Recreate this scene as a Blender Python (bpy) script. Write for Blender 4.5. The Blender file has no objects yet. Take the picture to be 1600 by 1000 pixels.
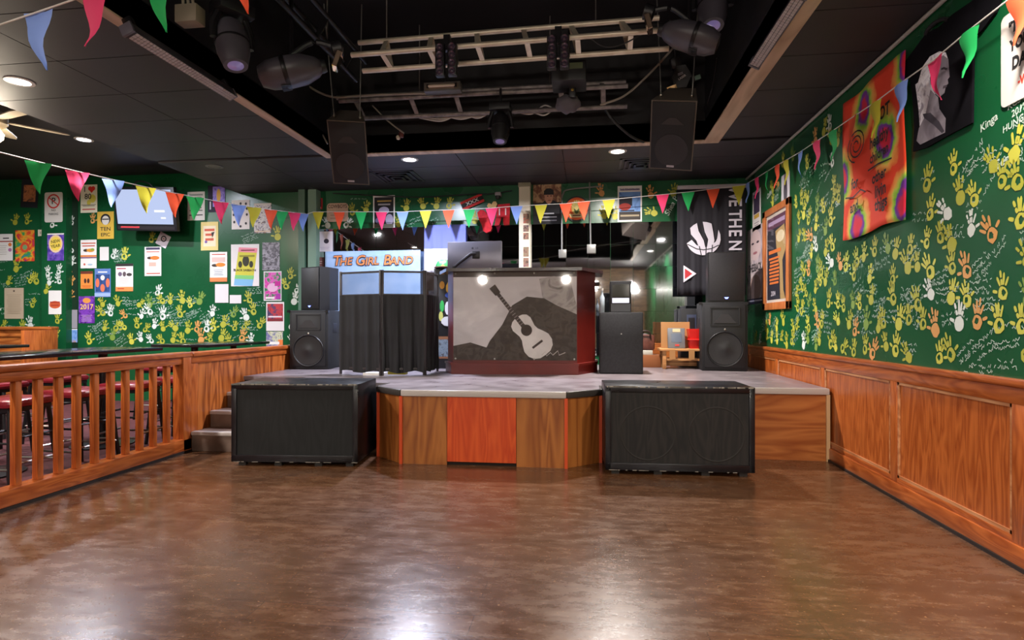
import bpy, bmesh, math, random
from mathutils import Vector, Matrix
R = math.radians
rng = random.Random(7)
SC = bpy.context.scene
COL = SC.collection
# ---------------------------------------------------------------- camera
F = 900.0; YAW = math.atan(118 / F); H = 1.2; HY = 505.0
cd = bpy.data.cameras.new('camera'); cam = bpy.data.objects.new('camera', cd); COL.objects.link(cam)
cam.location = (0, 0, H); cam.rotation_euler = (math.pi / 2, 0, YAW)
cd.sensor_width = 36; cd.lens = 36 * F / 1600; cd.shift_y = 5 / 1600; cd.clip_start = .05
SC.camera = cam
# ---------------------------------------------------------------- world, exposure
w = bpy.data.worlds.new('world'); SC.world = w; w.use_nodes = True
w.node_tree.nodes['Background'].inputs[0].default_value = (.5, .5, .55, 1)
w.node_tree.nodes['Background'].inputs[1].default_value = .3
SC.view_settings.view_transform = 'Standard'; SC.view_settings.look = 'None'
SC.view_settings.gamma = 1; SC.view_settings.use_curve_mapping = False
SC.view_settings.exposure = 0.0
# room sizes
XR = 2.12; YB = 8.04; ZC = 3.14; ZH = 3.48; ZT = 4.4
RX0, RX1, RY0, RY1 = -2.93, 1.23, -1.6, 6.3      # ceiling well
XE = -5.17; XL = -9.9; YF = -6.0; ZS = .63; XP = -3.74
# recessed lamps of the ceiling: (x, y, z, watts, colour)
WARM = (1, .91, .81); COOL = (.78, .82, 1)
LAMPS = [(-4.52, 4.07, ZC, 90, (1, .95, .9)), (-2.09, 6.61, ZC, 150, COOL), (.337, 6.6, ZC, 150, (1, .93, .87)),
         (-4.5, 1.4, ZC, 90, WARM), (-4.5, -1.0, ZC, 90, WARM), (1.68, 2.6, ZC, 70, WARM), (1.68, .4, ZC, 80, WARM),  # unseen downlights added around and behind the camera as fill
         (-7.6, 5.6, ZH, 130, (.95, .95, 1)), (-7.6, 2.6, ZH, 120, WARM), (-6.2, 6.4, ZH, 90, (.85, .88, 1))]
# globe pendants added behind the camera to brighten ceiling and rig: (x, y, z, watts)
FILL_GLOBES = [(-4.2, -2.6, 2.35), (-2.0, -2.4, 2.35), (.2, -2.4, 2.35), (1.5, -3.6, 2.35)]; FILL_GLOBE_STRENGTH = 450

# ---------------------------------------------------------------- pixel helpers (a direction met with a real plane)
def ray(px, py):
    u = (px - 800) / F; v = (HY - py) / F
    return Vector((u * math.cos(YAW) - math.sin(YAW), u * math.sin(YAW) + math.cos(YAW), v))
def onZ(px, py, z):
    d = ray(px, py); t = (z - H) / d.z; return Vector((d.x * t, d.y * t, z))
def onY(px, py, y):
    d = ray(px, py); t = y / d.y; return Vector((d.x * t, y, H + d.z * t))
def onX(px, py, x):
    d = ray(px, py); t = x / d.x; return Vector((x, d.y * t, H + d.z * t))

# ---------------------------------------------------------------- materials
MATS = {}
def lin(c):
    if isinstance(c, str):
        c = c.lstrip('#'); c = [int(c[i:i + 2], 16) / 255 for i in (0, 2, 4)]
        return tuple(x / 12.92 if x <= .04045 else ((x + .055) / 1.055) ** 2.4 for x in c) + (1,)
    return tuple(c[:3]) + (1,)
def M(key, col='808080', rough=.6, metal=0., emit=None, estr=0., spec=.5, coat=0., alpha=1.):
    if key in MATS: return MATS[key]
    m = bpy.data.materials.new(key); m.use_nodes = True; b = m.node_tree.nodes['Principled BSDF']
    b.inputs['Base Color'].default_value = lin(col); b.inputs['Roughness'].default_value = rough
    b.inputs['Metallic'].default_value = metal; b.inputs['Specular IOR Level'].default_value = spec
    if coat: b.inputs['Coat Weight'].default_value = coat; b.inputs['Coat Roughness'].default_value = .15
    if emit: b.inputs['Emission Color'].default_value = lin(emit); b.inputs['Emission Strength'].default_value = estr
    MATS[key] = m; return m
def C(hexcol, rough=.7): return M('paint_' + hexcol + '_%02d' % int(rough * 100), hexcol, rough)
def nz(m):
    nt = m.node_tree; return nt, nt.nodes, nt.links, nt.nodes['Principled BSDF']
def noisy(key, c1, c2, scale=(6, 6, 6), detail=4, rough=(.5, .7), bump=0., lo=.35, hi=.65, metal=0., spec=.5, coat=0., kind='noise', dist=0.):
    if key in MATS: return MATS[key]
    m = M(key, c1, rough[0], metal, spec=spec, coat=coat); nt, N, L, b = nz(m)
    tc = N.new('ShaderNodeTexCoord'); mp = N.new('ShaderNodeMapping'); mp.inputs['Scale'].default_value = scale
    L.new(tc.outputs['Object'], mp.inputs[0])
    if kind == 'noise':
        n = N.new('ShaderNodeTexNoise'); n.inputs['Detail'].default_value = detail; n.inputs['Scale'].default_value = 1; n.inputs['Distortion'].default_value = dist
        fac = n.outputs['Fac']
    else:
        n = N.new('ShaderNodeTexVoronoi'); n.inputs['Scale'].default_value = 1; fac = n.outputs['Distance']
    L.new(mp.outputs[0], n.inputs['Vector'])
    cr = N.new('ShaderNodeValToRGB'); cr.color_ramp.elements[0].position = lo; cr.color_ramp.elements[1].position = hi
    cr.color_ramp.elements[0].color = lin(c1); cr.color_ramp.elements[1].color = lin(c2)
    L.new(fac, cr.inputs[0]); L.new(cr.outputs[0], b.inputs['Base Color'])
    mr = N.new('ShaderNodeMapRange'); mr.inputs[3].default_value = rough[0]; mr.inputs[4].default_value = rough[1]
    L.new(fac, mr.inputs[0]); L.new(mr.outputs[0], b.inputs['Roughness'])
    if bump:
        bp = N.new('ShaderNodeBump'); bp.inputs['Strength'].default_value = bump; bp.inputs['Distance'].default_value = .01
        L.new(fac, bp.inputs['Height']); L.new(bp.outputs[0], b.inputs['Normal'])
    return m
def wood(key, c1, c2, axis=2, rough=.4, sc=1., coat=.0):
    """grain running along the given axis"""
    if key in MATS: return MATS[key]
    m = M(key, c1, rough, coat=coat); nt, N, L, b = nz(m)
    tc = N.new('ShaderNodeTexCoord'); mp = N.new('ShaderNodeMapping')
    s = [7 * sc] * 3; s[axis] = .8 * sc; mp.inputs['Scale'].default_value = s
    L.new(tc.outputs['Object'], mp.inputs[0])
    n = N.new('ShaderNodeTexNoise'); n.inputs['Scale'].default_value = 1; n.inputs['Detail'].default_value = 2; n.inputs['Distortion'].default_value = .6
    L.new(mp.outputs[0], n.inputs['Vector'])
    mu = N.new('ShaderNodeMath'); mu.operation = 'MULTIPLY'; mu.inputs[1].default_value = 14; L.new(n.outputs['Fac'], mu.inputs[0])
    fr = N.new('ShaderNodeMath'); fr.operation = 'PINGPONG'; fr.inputs[1].default_value = 1; L.new(mu.outputs[0], fr.inputs[0])
    n2 = N.new('ShaderNodeTexNoise'); n2.inputs['Scale'].default_value = 6; n2.inputs['Detail'].default_value = 5; L.new(mp.outputs[0], n2.inputs['Vector'])
    ad = N.new('ShaderNodeMath'); ad.operation = 'MULTIPLY_ADD'; ad.inputs[1].default_value = .55; L.new(fr.outputs[0], ad.inputs[0])
    sb = N.new('ShaderNodeMath'); sb.operation = 'MULTIPLY'; sb.inputs[1].default_value = .5; L.new(n2.outputs['Fac'], sb.inputs[0]); L.new(sb.outputs[0], ad.inputs[2])
    cr = N.new('ShaderNodeValToRGB'); cr.color_ramp.elements[0].position = .15; cr.color_ramp.elements[1].position = .8
    cr.color_ramp.elements[0].color = lin(c1); cr.color_ramp.elements[1].color = lin(c2)
    L.new(ad.outputs[0], cr.inputs[0]); L.new(cr.outputs[0], b.inputs['Base Color'])
    return m
def photo(key, cols, scale=8., rough=.5):
    if key in MATS: return MATS[key]
    m = M(key, cols[0], rough); nt, N, L, b = nz(m)
    tc = N.new('ShaderNodeTexCoord'); n = N.new('ShaderNodeTexNoise'); n.inputs['Scale'].default_value = scale; n.inputs['Detail'].default_value = 3; n.inputs['Distortion'].default_value = 1.2
    L.new(tc.outputs['Object'], n.inputs['Vector'])
    cr = N.new('ShaderNodeValToRGB'); cr.color_ramp.interpolation = 'EASE'; e = cr.color_ramp.elements
    k = len(cols)
    for i, c in enumerate(cols):
        p = .3 + .4 * i / max(1, k - 1)
        el = e[i] if i < 2 else e.new(p)
        el.position = p; el.color = lin(c)
    L.new(n.outputs['Fac'], cr.inputs[0]); L.new(cr.outputs[0], b.inputs['Base Color'])
    return m

def mat_floor():
    m = M('floor_brown', '6b4028', .3, coat=.25); nt, N, L, b = nz(m)
    tc = N.new('ShaderNodeTexCoord')
    mp = N.new('ShaderNodeMapping'); mp.inputs['Scale'].default_value = (2.6, 6, 1); L.new(tc.outputs['Object'], mp.inputs[0])
    n = N.new('ShaderNodeTexNoise'); n.inputs['Scale'].default_value = 2.2; n.inputs['Detail'].default_value = 8; n.inputs['Roughness'].default_value = .7; L.new(mp.outputs[0], n.inputs['Vector'])
    n2 = N.new('ShaderNodeTexNoise'); n2.inputs['Scale'].default_value = .7; n2.inputs['Detail'].default_value = 4; L.new(tc.outputs['Object'], n2.inputs['Vector'])
    n3 = N.new('ShaderNodeTexNoise'); n3.inputs['Scale'].default_value = 55; n3.inputs['Detail'].default_value = 2; L.new(tc.outputs['Object'], n3.inputs['Vector'])
    br = N.new('ShaderNodeTexBrick'); br.inputs['Scale'].default_value = 1; br.inputs['Brick Width'].default_value = .92; br.inputs['Row Height'].default_value = .155
    br.inputs['Mortar Size'].default_value = .0022; br.inputs['Color1'].default_value = (.92, .92, .92, 1); br.inputs['Color2'].default_value = (1.1, 1.06, 1.0, 1); br.inputs['Mortar'].default_value = (.62, .6, .6, 1)
    L.new(tc.outputs['Object'], br.inputs['Vector'])
    cr = N.new('ShaderNodeValToRGB'); e = cr.color_ramp.elements; e[0].position = .3; e[0].color = lin('472d1b'); e[1].position = .72; e[1].color = lin('6f523b')
    el = e.new(.5); el.color = lin('593a25'); L.new(n.outputs['Fac'], cr.inputs[0])
    mx = N.new('ShaderNodeMix'); mx.data_type = 'RGBA'; mx.blend_type = 'MULTIPLY'; mx.inputs[0].default_value = 1
    L.new(cr.outputs[0], mx.inputs[6]); L.new(br.outputs['Color'], mx.inputs[7])
    cr2 = N.new('ShaderNodeValToRGB'); cr2.color_ramp.elements[0].position = .66; cr2.color_ramp.elements[1].position = .75
    L.new(n3.outputs['Fac'], cr2.inputs[0])
    mx2 = N.new('ShaderNodeMix'); mx2.data_type = 'RGBA'; L.new(cr2.outputs[0], mx2.inputs[0]); L.new(mx.outputs[2], mx2.inputs[6]); mx2.inputs[7].default_value = lin('8a6648')
    L.new(mx2.outputs[2], b.inputs['Base Color'])
    mr = N.new('ShaderNodeMapRange'); mr.inputs[1].default_value = .3; mr.inputs[2].default_value = .7; mr.inputs[3].default_value = .14; mr.inputs[4].default_value = .38
    ad = N.new('ShaderNodeMath'); ad.operation = 'ADD'; ml = N.new('ShaderNodeMath'); ml.operation = 'MULTIPLY'; ml.inputs[1].default_value = .5
    L.new(n.outputs['Fac'], ad.inputs[0]); L.new(n2.outputs['Fac'], ad.inputs[1]); L.new(ad.outputs[0], ml.inputs[0]); L.new(ml.outputs[0], mr.inputs[0]); L.new(mr.outputs[0], b.inputs['Roughness'])
    bp = N.new('ShaderNodeBump'); bp.inputs['Strength'].default_value = .12; bp.inputs['Distance'].default_value = .01; L.new(n.outputs['Fac'], bp.inputs['Height']); L.new(bp.outputs[0], b.inputs['Normal'])
    return m
def mat_clear(key, gloss=.12, tint=(1, 1, 1), rough=.03):
    if key in MATS: return MATS[key]
    m = bpy.data.materials.new(key); m.use_nodes = True; nt = m.node_tree; N = nt.nodes; L = nt.links; N.remove(N['Principled BSDF'])
    t = N.new('ShaderNodeBsdfTransparent'); t.inputs[0].default_value = tint + (1,); g = N.new('ShaderNodeBsdfGlossy'); g.inputs['Roughness'].default_value = rough
    mx = N.new('ShaderNodeMixShader'); mx.inputs[0].default_value = gloss; L.new(t.outputs[0], mx.inputs[1]); L.new(g.outputs[0], mx.inputs[2]); L.new(mx.outputs[0], N['Material Output'].inputs[0])
    MATS[key] = m; return m
def mat_mesh(key, col, op):
    if key in MATS: return MATS[key]
    m = bpy.data.materials.new(key); m.use_nodes = True; nt = m.node_tree; N = nt.nodes; L = nt.links; b = N['Principled BSDF']
    b.inputs['Base Color'].default_value = lin(col); b.inputs['Alpha'].default_value = op; MATS[key] = m; return m
def mat_tiedye(frame_pts):
    m = M('tie_dye', 'e04020', .8); nt, N, L, b = nz(m)
    tc = N.new('ShaderNodeTexCoord'); prev = None
    nn = N.new('ShaderNodeTexNoise'); nn.inputs['Scale'].default_value = 9; nn.inputs['Detail'].default_value = 5; L.new(tc.outputs['Object'], nn.inputs['Vector'])
    mp = N.new('ShaderNodeMapping'); mp.inputs['Scale'].default_value = (1, .8, 1); L.new(tc.outputs['Object'], mp.inputs[0])
    for p in frame_pts:
        d = N.new('ShaderNodeVectorMath'); d.operation = 'DISTANCE'; L.new(mp.outputs[0], d.inputs[0]); d.inputs[1].default_value = (p[0], p[1] * .8, 0)
        if prev is None: prev = d.outputs['Value']
        else:
            mn = N.new('ShaderNodeMath'); mn.operation = 'MINIMUM'; L.new(prev, mn.inputs[0]); L.new(d.outputs['Value'], mn.inputs[1]); prev = mn.outputs[0]
    ad = N.new('ShaderNodeMath'); ad.operation = 'MULTIPLY_ADD'; ad.inputs[1].default_value = .12; L.new(nn.outputs['Fac'], ad.inputs[0]); L.new(prev, ad.inputs[2])
    cr = N.new('ShaderNodeValToRGB'); e = cr.color_ramp.elements
    e[0].position = .08; e[0].color = lin('d8203a'); e[1].position = .5; e[1].color = lin('e4381a')
    for p, c in ((.115, 'd8204a'), (.135, '7a2a90'), (.155, '6a3098'), (.172, '7cc030'), (.195, 'c2cc50'), (.215, 'f0a850'), (.24, 'ee9040'), (.265, 'e8401c')):
        el = e.new(p); el.color = lin(c)
    L.new(ad.outputs[0], cr.inputs[0]); L.new(cr.outputs[0], b.inputs['Base Color'])
    return m

BLACK = M('black_plastic', '17161a', .45); BLK2 = M('black_metal', '1c1a1e', .35, .3); SOFT = M('black_cloth', '1b1a1f', .9)
WOODV = wood('wood_orange_vertical', '8a3c12', 'b8622a', 2, .32, 1.5, coat=.3)
WOODY = wood('wood_orange_long', '8a3c12', 'b5602a', 1, .32, 1.5, coat=.3)
WOODX = wood('wood_orange_across', '7a3812', 'b2682e', 0, .4)
STEEL = M('steel', 'b0aca6', .3, 1.); GREY = M('grey_plastic', '55555a', .5); CREAM = M('cream_paint', 'd8cdb8', .6)
GREEN = noisy('green_wall_paint', '0d4a28', '125631', (1.5, 1.5, 1.5), rough=(.22, .34), lo=.3, hi=.7)
WHITE = M('white_paint', 'e6e2de', .6)

# ---------------------------------------------------------------- mesh helpers
ORDER = []
def link(name, me, mat=None, parent=None, mtx=None):
    o = bpy.data.objects.new(name, me); COL.objects.link(o); ORDER.append(o)
    if mat is not None and me is not None and len(me.materials) == 0: me.materials.append(mat)
    if mtx is not None: o.matrix_world = mtx
    if parent is not None: o.parent = parent
    return o
def tag(o, label, cat, group=None):
    o['label'] = label; o['category'] = cat
    if group: o['group'] = group
    return o
def struct(o): o['kind'] = 'structure'; return o
def thing(name, label, cat, loc=(0, 0, 0), rotz=0., group=None, mtx=None):
    o = bpy.data.objects.new(name, None); COL.objects.link(o); o.empty_display_size = .1
    o.matrix_world = mtx if mtx is not None else Matrix.Translation(loc) @ Matrix.Rotation(rotz, 4, 'Z')
    return tag(o, label, cat, group)
class B:
    """collects simple solids in one bmesh"""
    def __init__(s): s.b = bmesh.new()
    def add(s, verts, faces, mi=0):
        vs = [s.b.verts.new(v) for v in verts]
        for f in faces:
            try:
                fc = s.b.faces.new([vs[i] for i in f]); fc.material_index = mi
            except ValueError: pass
        return vs
    def box(s, x0, x1, y0, y1, z0, z1, bev=0., mtx=None, mi=0):
        if bev > 0:
            t = bmesh.new(); r = bmesh.ops.create_cube(t, size=1)
            for v in t.verts: v.co = Vector(((x0 + x1) / 2 + v.co.x * (x1 - x0), (y0 + y1) / 2 + v.co.y * (y1 - y0), (z0 + z1) / 2 + v.co.z * (z1 - z0)))
            bmesh.ops.bevel(t, geom=t.edges[:], offset=bev, segments=2, profile=.5, affect='EDGES')
            t.verts.ensure_lookup_table(); t.verts.index_update()
            vv = [mtx @ v.co if mtx else v.co.copy() for v in t.verts]; ff = [[v.index for v in f.verts] for f in t.faces]; t.free()
            s.add(vv, ff, mi)
        else:
            vv = [Vector((x, y, z)) for x in (x0, x1) for y in (y0, y1) for z in (z0, z1)]
            if mtx: vv = [mtx @ v for v in vv]
            s.add(vv, [(0, 1, 3, 2), (4, 6, 7, 5), (0, 4, 5, 1), (2, 3, 7, 6), (0, 2, 6, 4), (1, 5, 7, 3)], mi)
        return s
    def prism(s, pts, d0, d1, mtx=None, mi=0):
        """2-D outline (x, y) extruded along local z from d0 to d1"""
        n = len(pts); vv = [Vector((p[0], p[1], d)) for d in (d0, d1) for p in pts]
        if mtx: vv = [mtx @ v for v in vv]
        s.add(vv, [tuple(range(n))[::-1], tuple(range(n, 2 * n))] + [(i, (i + 1) % n, n + (i + 1) % n, n + i) for i in range(n)], mi); return s
    def lathe(s, prof, mtx=None, seg=20, mi=0):
        """profile of (radius, z) turned about local z; ends closed"""
        vv = []; ff = []; k = len(prof)
        for i in range(seg):
            a = 2 * math.pi * i / seg
            for r, z in prof: vv.append(Vector((r * math.cos(a), r * math.sin(a), z)))
        for i in range(seg):
            j = (i + 1) % seg
            for q in range(k - 1): ff.append((i * k + q, j * k + q, j * k + q + 1, i * k + q + 1))
        if prof[0][0] > .012 and abs(prof[0][0] - prof[-1][0]) < .025 and k > 3:      # a ring: close the section instead of capping
            for i in range(seg): j = (i + 1) % seg; ff.append((i * k + k - 1, j * k + k - 1, j * k, i * k))
        else:
            if prof[0][0] > 1e-4: ff.append(tuple(i * k for i in range(seg))[::-1])
            if prof[-1][0] > 1e-4: ff.append(tuple(i * k + k - 1 for i in range(seg)))
        if mtx: vv = [mtx @ v for v in vv]
        s.add(vv, ff, mi); return s
    def tube(s, pts, r, seg=8, mi=0):
        pts = [Vector(p) for p in pts]; n = len(pts); vv = []; ff = []
        for i, p in enumerate(pts):
            t = (pts[min(i + 1, n - 1)] - pts[max(i - 1, 0)]).normalized()
            a = t.cross(Vector((0, 0, 1)));
            if a.length < .05: a = t.cross(Vector((1, 0, 0)))
            a.normalize(); b = t.cross(a)
            for k in range(seg):
                q = 2 * math.pi * k / seg; vv.append(p + (a * math.cos(q) + b * math.sin(q)) * r)
        for i in range(n - 1):
            for k in range(seg): ff.append((i * seg + k, i * seg + (k + 1) % seg, (i + 1) * seg + (k + 1) % seg, (i + 1) * seg + k))
        ff.append(tuple(range(seg))[::-1]); ff.append(tuple((n - 1) * seg + k for k in range(seg)))
        s.add(vv, ff, mi); return s
    def mesh(s, name, smooth=False):
        bmesh.ops.recalc_face_normals(s.b, faces=s.b.faces[:])
        me = bpy.data.meshes.new(name); s.b.to_mesh(me); s.b.free()
        if smooth:
            for p in me.polygons: p.use_smooth = True
            try: me.set_sharp_from_angle(angle=R(40))
            except Exception: pass
        return me
    def obj(s, name, mat, parent=None, smooth=False, mtx=None):
        o = link(name, s.mesh(name, smooth), None, parent, None)
        for m in (mat if isinstance(mat, (list, tuple)) else [mat]): o.data.materials.append(m)
        if mtx is not None:
            if parent is not None: o.matrix_local = mtx
            else: o.matrix_world = mtx
        return o
def bx(name, mat, x0, x1, y0, y1, z0, z1, parent=None, bev=0.): return B().box(x0, x1, y0, y1, z0, z1, bev).obj(name, mat, parent, bev > 0)
def frame(o, u, v):
    u = Vector(u).normalized(); v = Vector(v).normalized(); n = u.cross(v)
    return Matrix(((u.x, v.x, n.x, o[0]), (u.y, v.y, n.y, o[1]), (u.z, v.z, n.z, o[2]), (0, 0, 0, 1)))
def copy_tree(o, parent=None, mtx=None):
    c = o.copy(); COL.objects.link(c)
    if parent is not None: c.parent = parent
    if mtx is not None: c.matrix_world = mtx
    for ch in list(o.children): copy_tree(ch, c)
    return c
def curve_pts(pts, n=8):
    """Catmull-Rom through the points"""
    P = [Vector(p) for p in pts]; P = [P[0] * 2 - P[1]] + P + [P[-1] * 2 - P[-2]]; out = []
    for i in range(1, len(P) - 2):
        for k in range(n):
            t = k / n; a, b, c, d = P[i - 1:i + 3]
            out.append(.5 * ((2 * b) + (c - a) * t + (2 * a - 5 * b + 4 * c - d) * t * t + (3 * b - a - 3 * c + d) * t ** 3))
    return out + [P[-2]]
def text_geo(body, size, shear=0., bold=0.):
    cu = bpy.data.curves.new('lettering', 'FONT'); cu.body = body; cu.size = size; cu.shear = shear; cu.align_x = 'CENTER'; cu.align_y = 'CENTER'; cu.resolution_u = 3; cu.offset = bold * size
    ob = bpy.data.objects.new('lettering', cu); me = bpy.data.meshes.new_from_object(ob)
    vs = [v.co.copy() for v in me.vertices]; fs = [tuple(p.vertices) for p in me.polygons]
    bpy.data.objects.remove(ob); bpy.data.curves.remove(cu); bpy.data.meshes.remove(me); return vs, fs
class Print:
    """flat print on a sheet w x h (metres); shapes given in 0..1 sheet units"""
    def __init__(s, w, h, z=.0012): s.w, s.h, s.z = w, h, z; s.V = []; s.Fc = []; s.MI = []; s.mats = []
    def mi(s, c):
        m = c if isinstance(c, bpy.types.Material) else C(c)
        if m not in s.mats: s.mats.append(m)
        return s.mats.index(m)
    def xy(s, p): return ((p[0] - .5) * s.w, (p[1] - .5) * s.h)
    def poly(s, pts, c):
        k = len(s.V); s.V += [(*s.xy(p), s.z) for p in pts]; s.Fc.append(tuple(range(k, k + len(pts)))); s.MI.append(s.mi(c)); s.z += .0003; return s
    def rect(s, x0, y0, x1, y1, c): return s.poly([(x0, y0), (x1, y0), (x1, y1), (x0, y1)], c)
    def ell(s, cx, cy, rx, ry, c, n=16): return s.poly([(cx + rx * math.cos(2 * math.pi * i / n), cy + ry * math.sin(2 * math.pi * i / n)) for i in range(n)], c)
    def ring(s, cx, cy, ro, ri, c, n=24):
        a = s.w / s.h; k = len(s.V); m = s.mi(c)
        for i in range(n):
            q = 2 * math.pi * i / n
            for r in (ro, ri): s.V.append((*s.xy((cx + r * math.cos(q), cy + r * a * math.sin(q))), s.z))
        for i in range(n):
            j = (i + 1) % n; s.Fc.append((k + 2 * i, k + 2 * j, k + 2 * j + 1, k + 2 * i + 1)); s.MI.append(m)
        s.z += .0003; return s
    def line(s, pts, wd, c):
        """stroke of width wd (metres)"""
        P = [Vector(s.xy(p)) for p in pts]; k = len(s.V); m = s.mi(c); n = len(P)
        for i, p in enumerate(P):
            t = (P[min(i + 1, n - 1)] - P[max(i - 1, 0)]); t = t.normalized() if t.length > 0 else Vector((1, 0)); q = Vector((-t.y, t.x)) * wd / 2
            s.V += [(p.x + q.x, p.y + q.y, s.z), (p.x - q.x, p.y - q.y, s.z)]
        for i in range(n - 1): s.Fc.append((k + 2 * i, k + 2 * i + 1, k + 2 * i + 3, k + 2 * i + 2)); s.MI.append(m)
        s.z += .0003; return s
    def text(s, body, cx, cy, size, c, rot=0., shear=0., sx=1., bold=.012):
        """size = letter height as a share of the sheet's height"""
        vs, fs = text_geo(body, size * s.h * 1.38, shear, bold); k = len(s.V); m = s.mi(c); x, y = s.xy((cx, cy)); a = R(rot)
        for v in vs: s.V.append((x + v.x * sx * math.cos(a) - v.y * math.sin(a), y + v.x * sx * math.sin(a) + v.y * math.cos(a), s.z))
        for f in fs: s.Fc.append(tuple(k + i for i in f)); s.MI.append(m)
        s.z += .0003; return s
    def lines(s, x0, y0, x1, y1, n, c, fill=.5, seed=1):
        r = random.Random(seed)
        for i in range(n):
            yy = y1 - (i + .5) * (y1 - y0) / n; hh = (y1 - y0) / n * fill / 2; sh = r.uniform(0, .25) * (x1 - x0) / 2
            s.rect(x0 + sh, yy - hh, x1 - sh, yy + hh, c)
        return s
    def done(s, parent, name='print'):
        me = bpy.data.meshes.new(name); me.from_pydata(s.V, [], s.Fc); me.polygons.foreach_set('material_index', s.MI)
        for m in s.mats: me.materials.append(m)
        me.update(); o = bpy.data.objects.new(name, me); COL.objects.link(o); ORDER.append(o); o.parent = parent; return o
def sheet_mesh(w, h, t=.001, bend=.0, radius=0.):
    """a thin sheet centred on its frame, slightly curled at its lower edge"""
    b = B()
    if radius:
        pts = []
        for cx, cy, a0 in ((w / 2 - radius, h / 2 - radius, 0), (-w / 2 + radius, h / 2 - radius, 90), (-w / 2 + radius, -h / 2 + radius, 180), (w / 2 - radius, -h / 2 + radius, 270)):
            for k in range(5): a = R(a0 + k * 22.5); pts.append((cx + radius * math.cos(a), cy + radius * math.sin(a)))
        b.prism(pts, 0, t)
    else: b.box(-w / 2, w / 2, -h / 2, h / 2, 0, t)
    return b.mesh('sheet')
def back_frame(px0, py0, px1, py1, y, rot=0.):
    a = onY(px0, py0, y); b = onY(px1, py1, y)
    c = (a + b) / 2; return frame(c, (math.cos(R(rot)), 0, math.sin(R(rot))), (-math.sin(R(rot)), 0, math.cos(R(rot)))), abs(b.x - a.x), abs(a.z - b.z)
def right_frame(px0, py0, px1, py1, x=XR - .004):
    a = onX(px0, py0, x); b = onX(px1, py1, x); c = (a + b) / 2
    return frame(c, (0, -1, 0), (0, 0, 1)), abs(b.y - a.y), abs(a.z - b.z)
def poster(name, label, cat, rect, mat, prints=None, wall='B', rot=0., y=YB - .004, group=None, t=.001, radius=0.):
    fr, w_, h_ = back_frame(*rect, y, rot) if wall == 'B' else right_frame(*rect)
    o = link(name, sheet_mesh(w_, h_, t, radius=radius), mat if isinstance(mat, bpy.types.Material) else C(mat), None, fr); tag(o, label, cat, group)
    if prints:
        for k, fn in enumerate(prints if isinstance(prints, list) else [prints]): p = Print(w_, h_, t + .0004 + k * .0006); fn(p); p.done(o)
    return o

# ================================================================ THE ROOM
BLKPAINT = noisy('black_ceiling_paint', '1f1a21', '2c272e', (3, 3, 3), rough=(.5, .65))
struct(bx('floor', mat_floor(), XP, XR, YF, YB, -.12, 0))
struct(bx('floor_carpet', noisy('red_carpet', '3c1418', '5a2226', (30, 30, 30), rough=(.9, 1.)), XL, XP, YF, YB, -.12, 0))
wall_back = struct(bx('wall_back', GREEN, XL - .2, XR + .2, YB, YB + .2, 0, ZT))
wall_right = struct(bx('wall_right', GREEN, XR, XR + .2, YF, YB, 0, ZT))
wall_left = struct(bx('wall_left', GREEN, XL - .2, XL, YF, YB, 0, ZT))
wall_front = struct(bx('wall_front', wood('wood_brown_slats', '4a3220', '8a6a48', 0, .5), XL - .2, XR + .2, YF - .2, YF, 0, ZT))
# low ceiling: a black deck with panels hung under it
ceiling = struct(B().box(XE, RX0, YF, YB, ZC + .02, ZC + .2).box(RX0, RX1, RY1, YB, ZC + .02, ZC + .2).box(RX1, XR, YF, YB, ZC + .02, ZC + .2)
                 .box(RX0, RX1, YF, RY0, ZC + .02, ZC + .2).box(XL, XE, YF, YB, ZH, ZH + .12).obj('ceiling', BLKPAINT))
def ceil_tile(x0, x1, y0, y1):
    g = .004; b = B().box(x0 + g, x1 - g, y0 + g, y1 - g, ZC, ZC + .02)
    return b.obj('ceiling_panel', BLKPAINT, ceiling)
ys = [RY1 - .03 - .62 * k for k in range(13)]
for k in range(12):
    for x0, x1 in ((XE, -3.89), (-3.89, RX0 - .1)): ceil_tile(x0, x1, ys[k + 1], ys[k])
    ceil_tile(RX1 + .16, XR, ys[k + 1], ys[k])
yb = [RY1 - .03 + .1, 6.96, 7.55, YB]
for k in range(3):
    for x0, x1 in ((XE, -3.89), (-3.89, -2.72), (-2.72, -1.5), (-1.5, -.28), (-.28, .94), (.94, XR)): ceil_tile(x0, x1, yb[k], yb[k + 1])
# the black well above the dance floor
WELL = noisy('black_well_paint', '0f0d10', '181519', (3, 3, 3), rough=(.55, .7))
struct(B().box(RX0 - .06, RX0, RY0, RY1, ZC, ZT).box(RX1, RX1 + .06, RY0, RY1, ZC, ZT).box(RX0 - .06, RX1 + .06, RY1, RY1 + .06, ZC, ZT)
       .box(RX0 - .06, RX1 + .06, RY0 - .06, RY0, ZC, ZT).box(RX0 - .06, RX1 + .06, RY0 - .06, RY1 + .06, ZT, ZT + .1).obj('ceiling_well', WELL))
BEAM = wood('pale_timber', 'a98e78', 'cdb29c', 1, .6, .5)
for i, q in enumerate(((RX0 - .1, RX0 + .0, RY0, RY1 + .1), (RX1, RX1 + .16, RY0, RY1 + .1), (RX0, RX1, RY1, RY1 + .1))):
    struct(B().box(q[0], q[1], q[2], q[3], ZC - .012, ZC + .1, .004).obj('trim_%d' % (i + 1), BEAM))
struct(B().tube([(XR - .02, YB - .02, ZC - .02), (XR - .02, YF, ZC - .02)], .014).obj('trim_4', M('rail_white', 'a8a49e', .4)))
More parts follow.
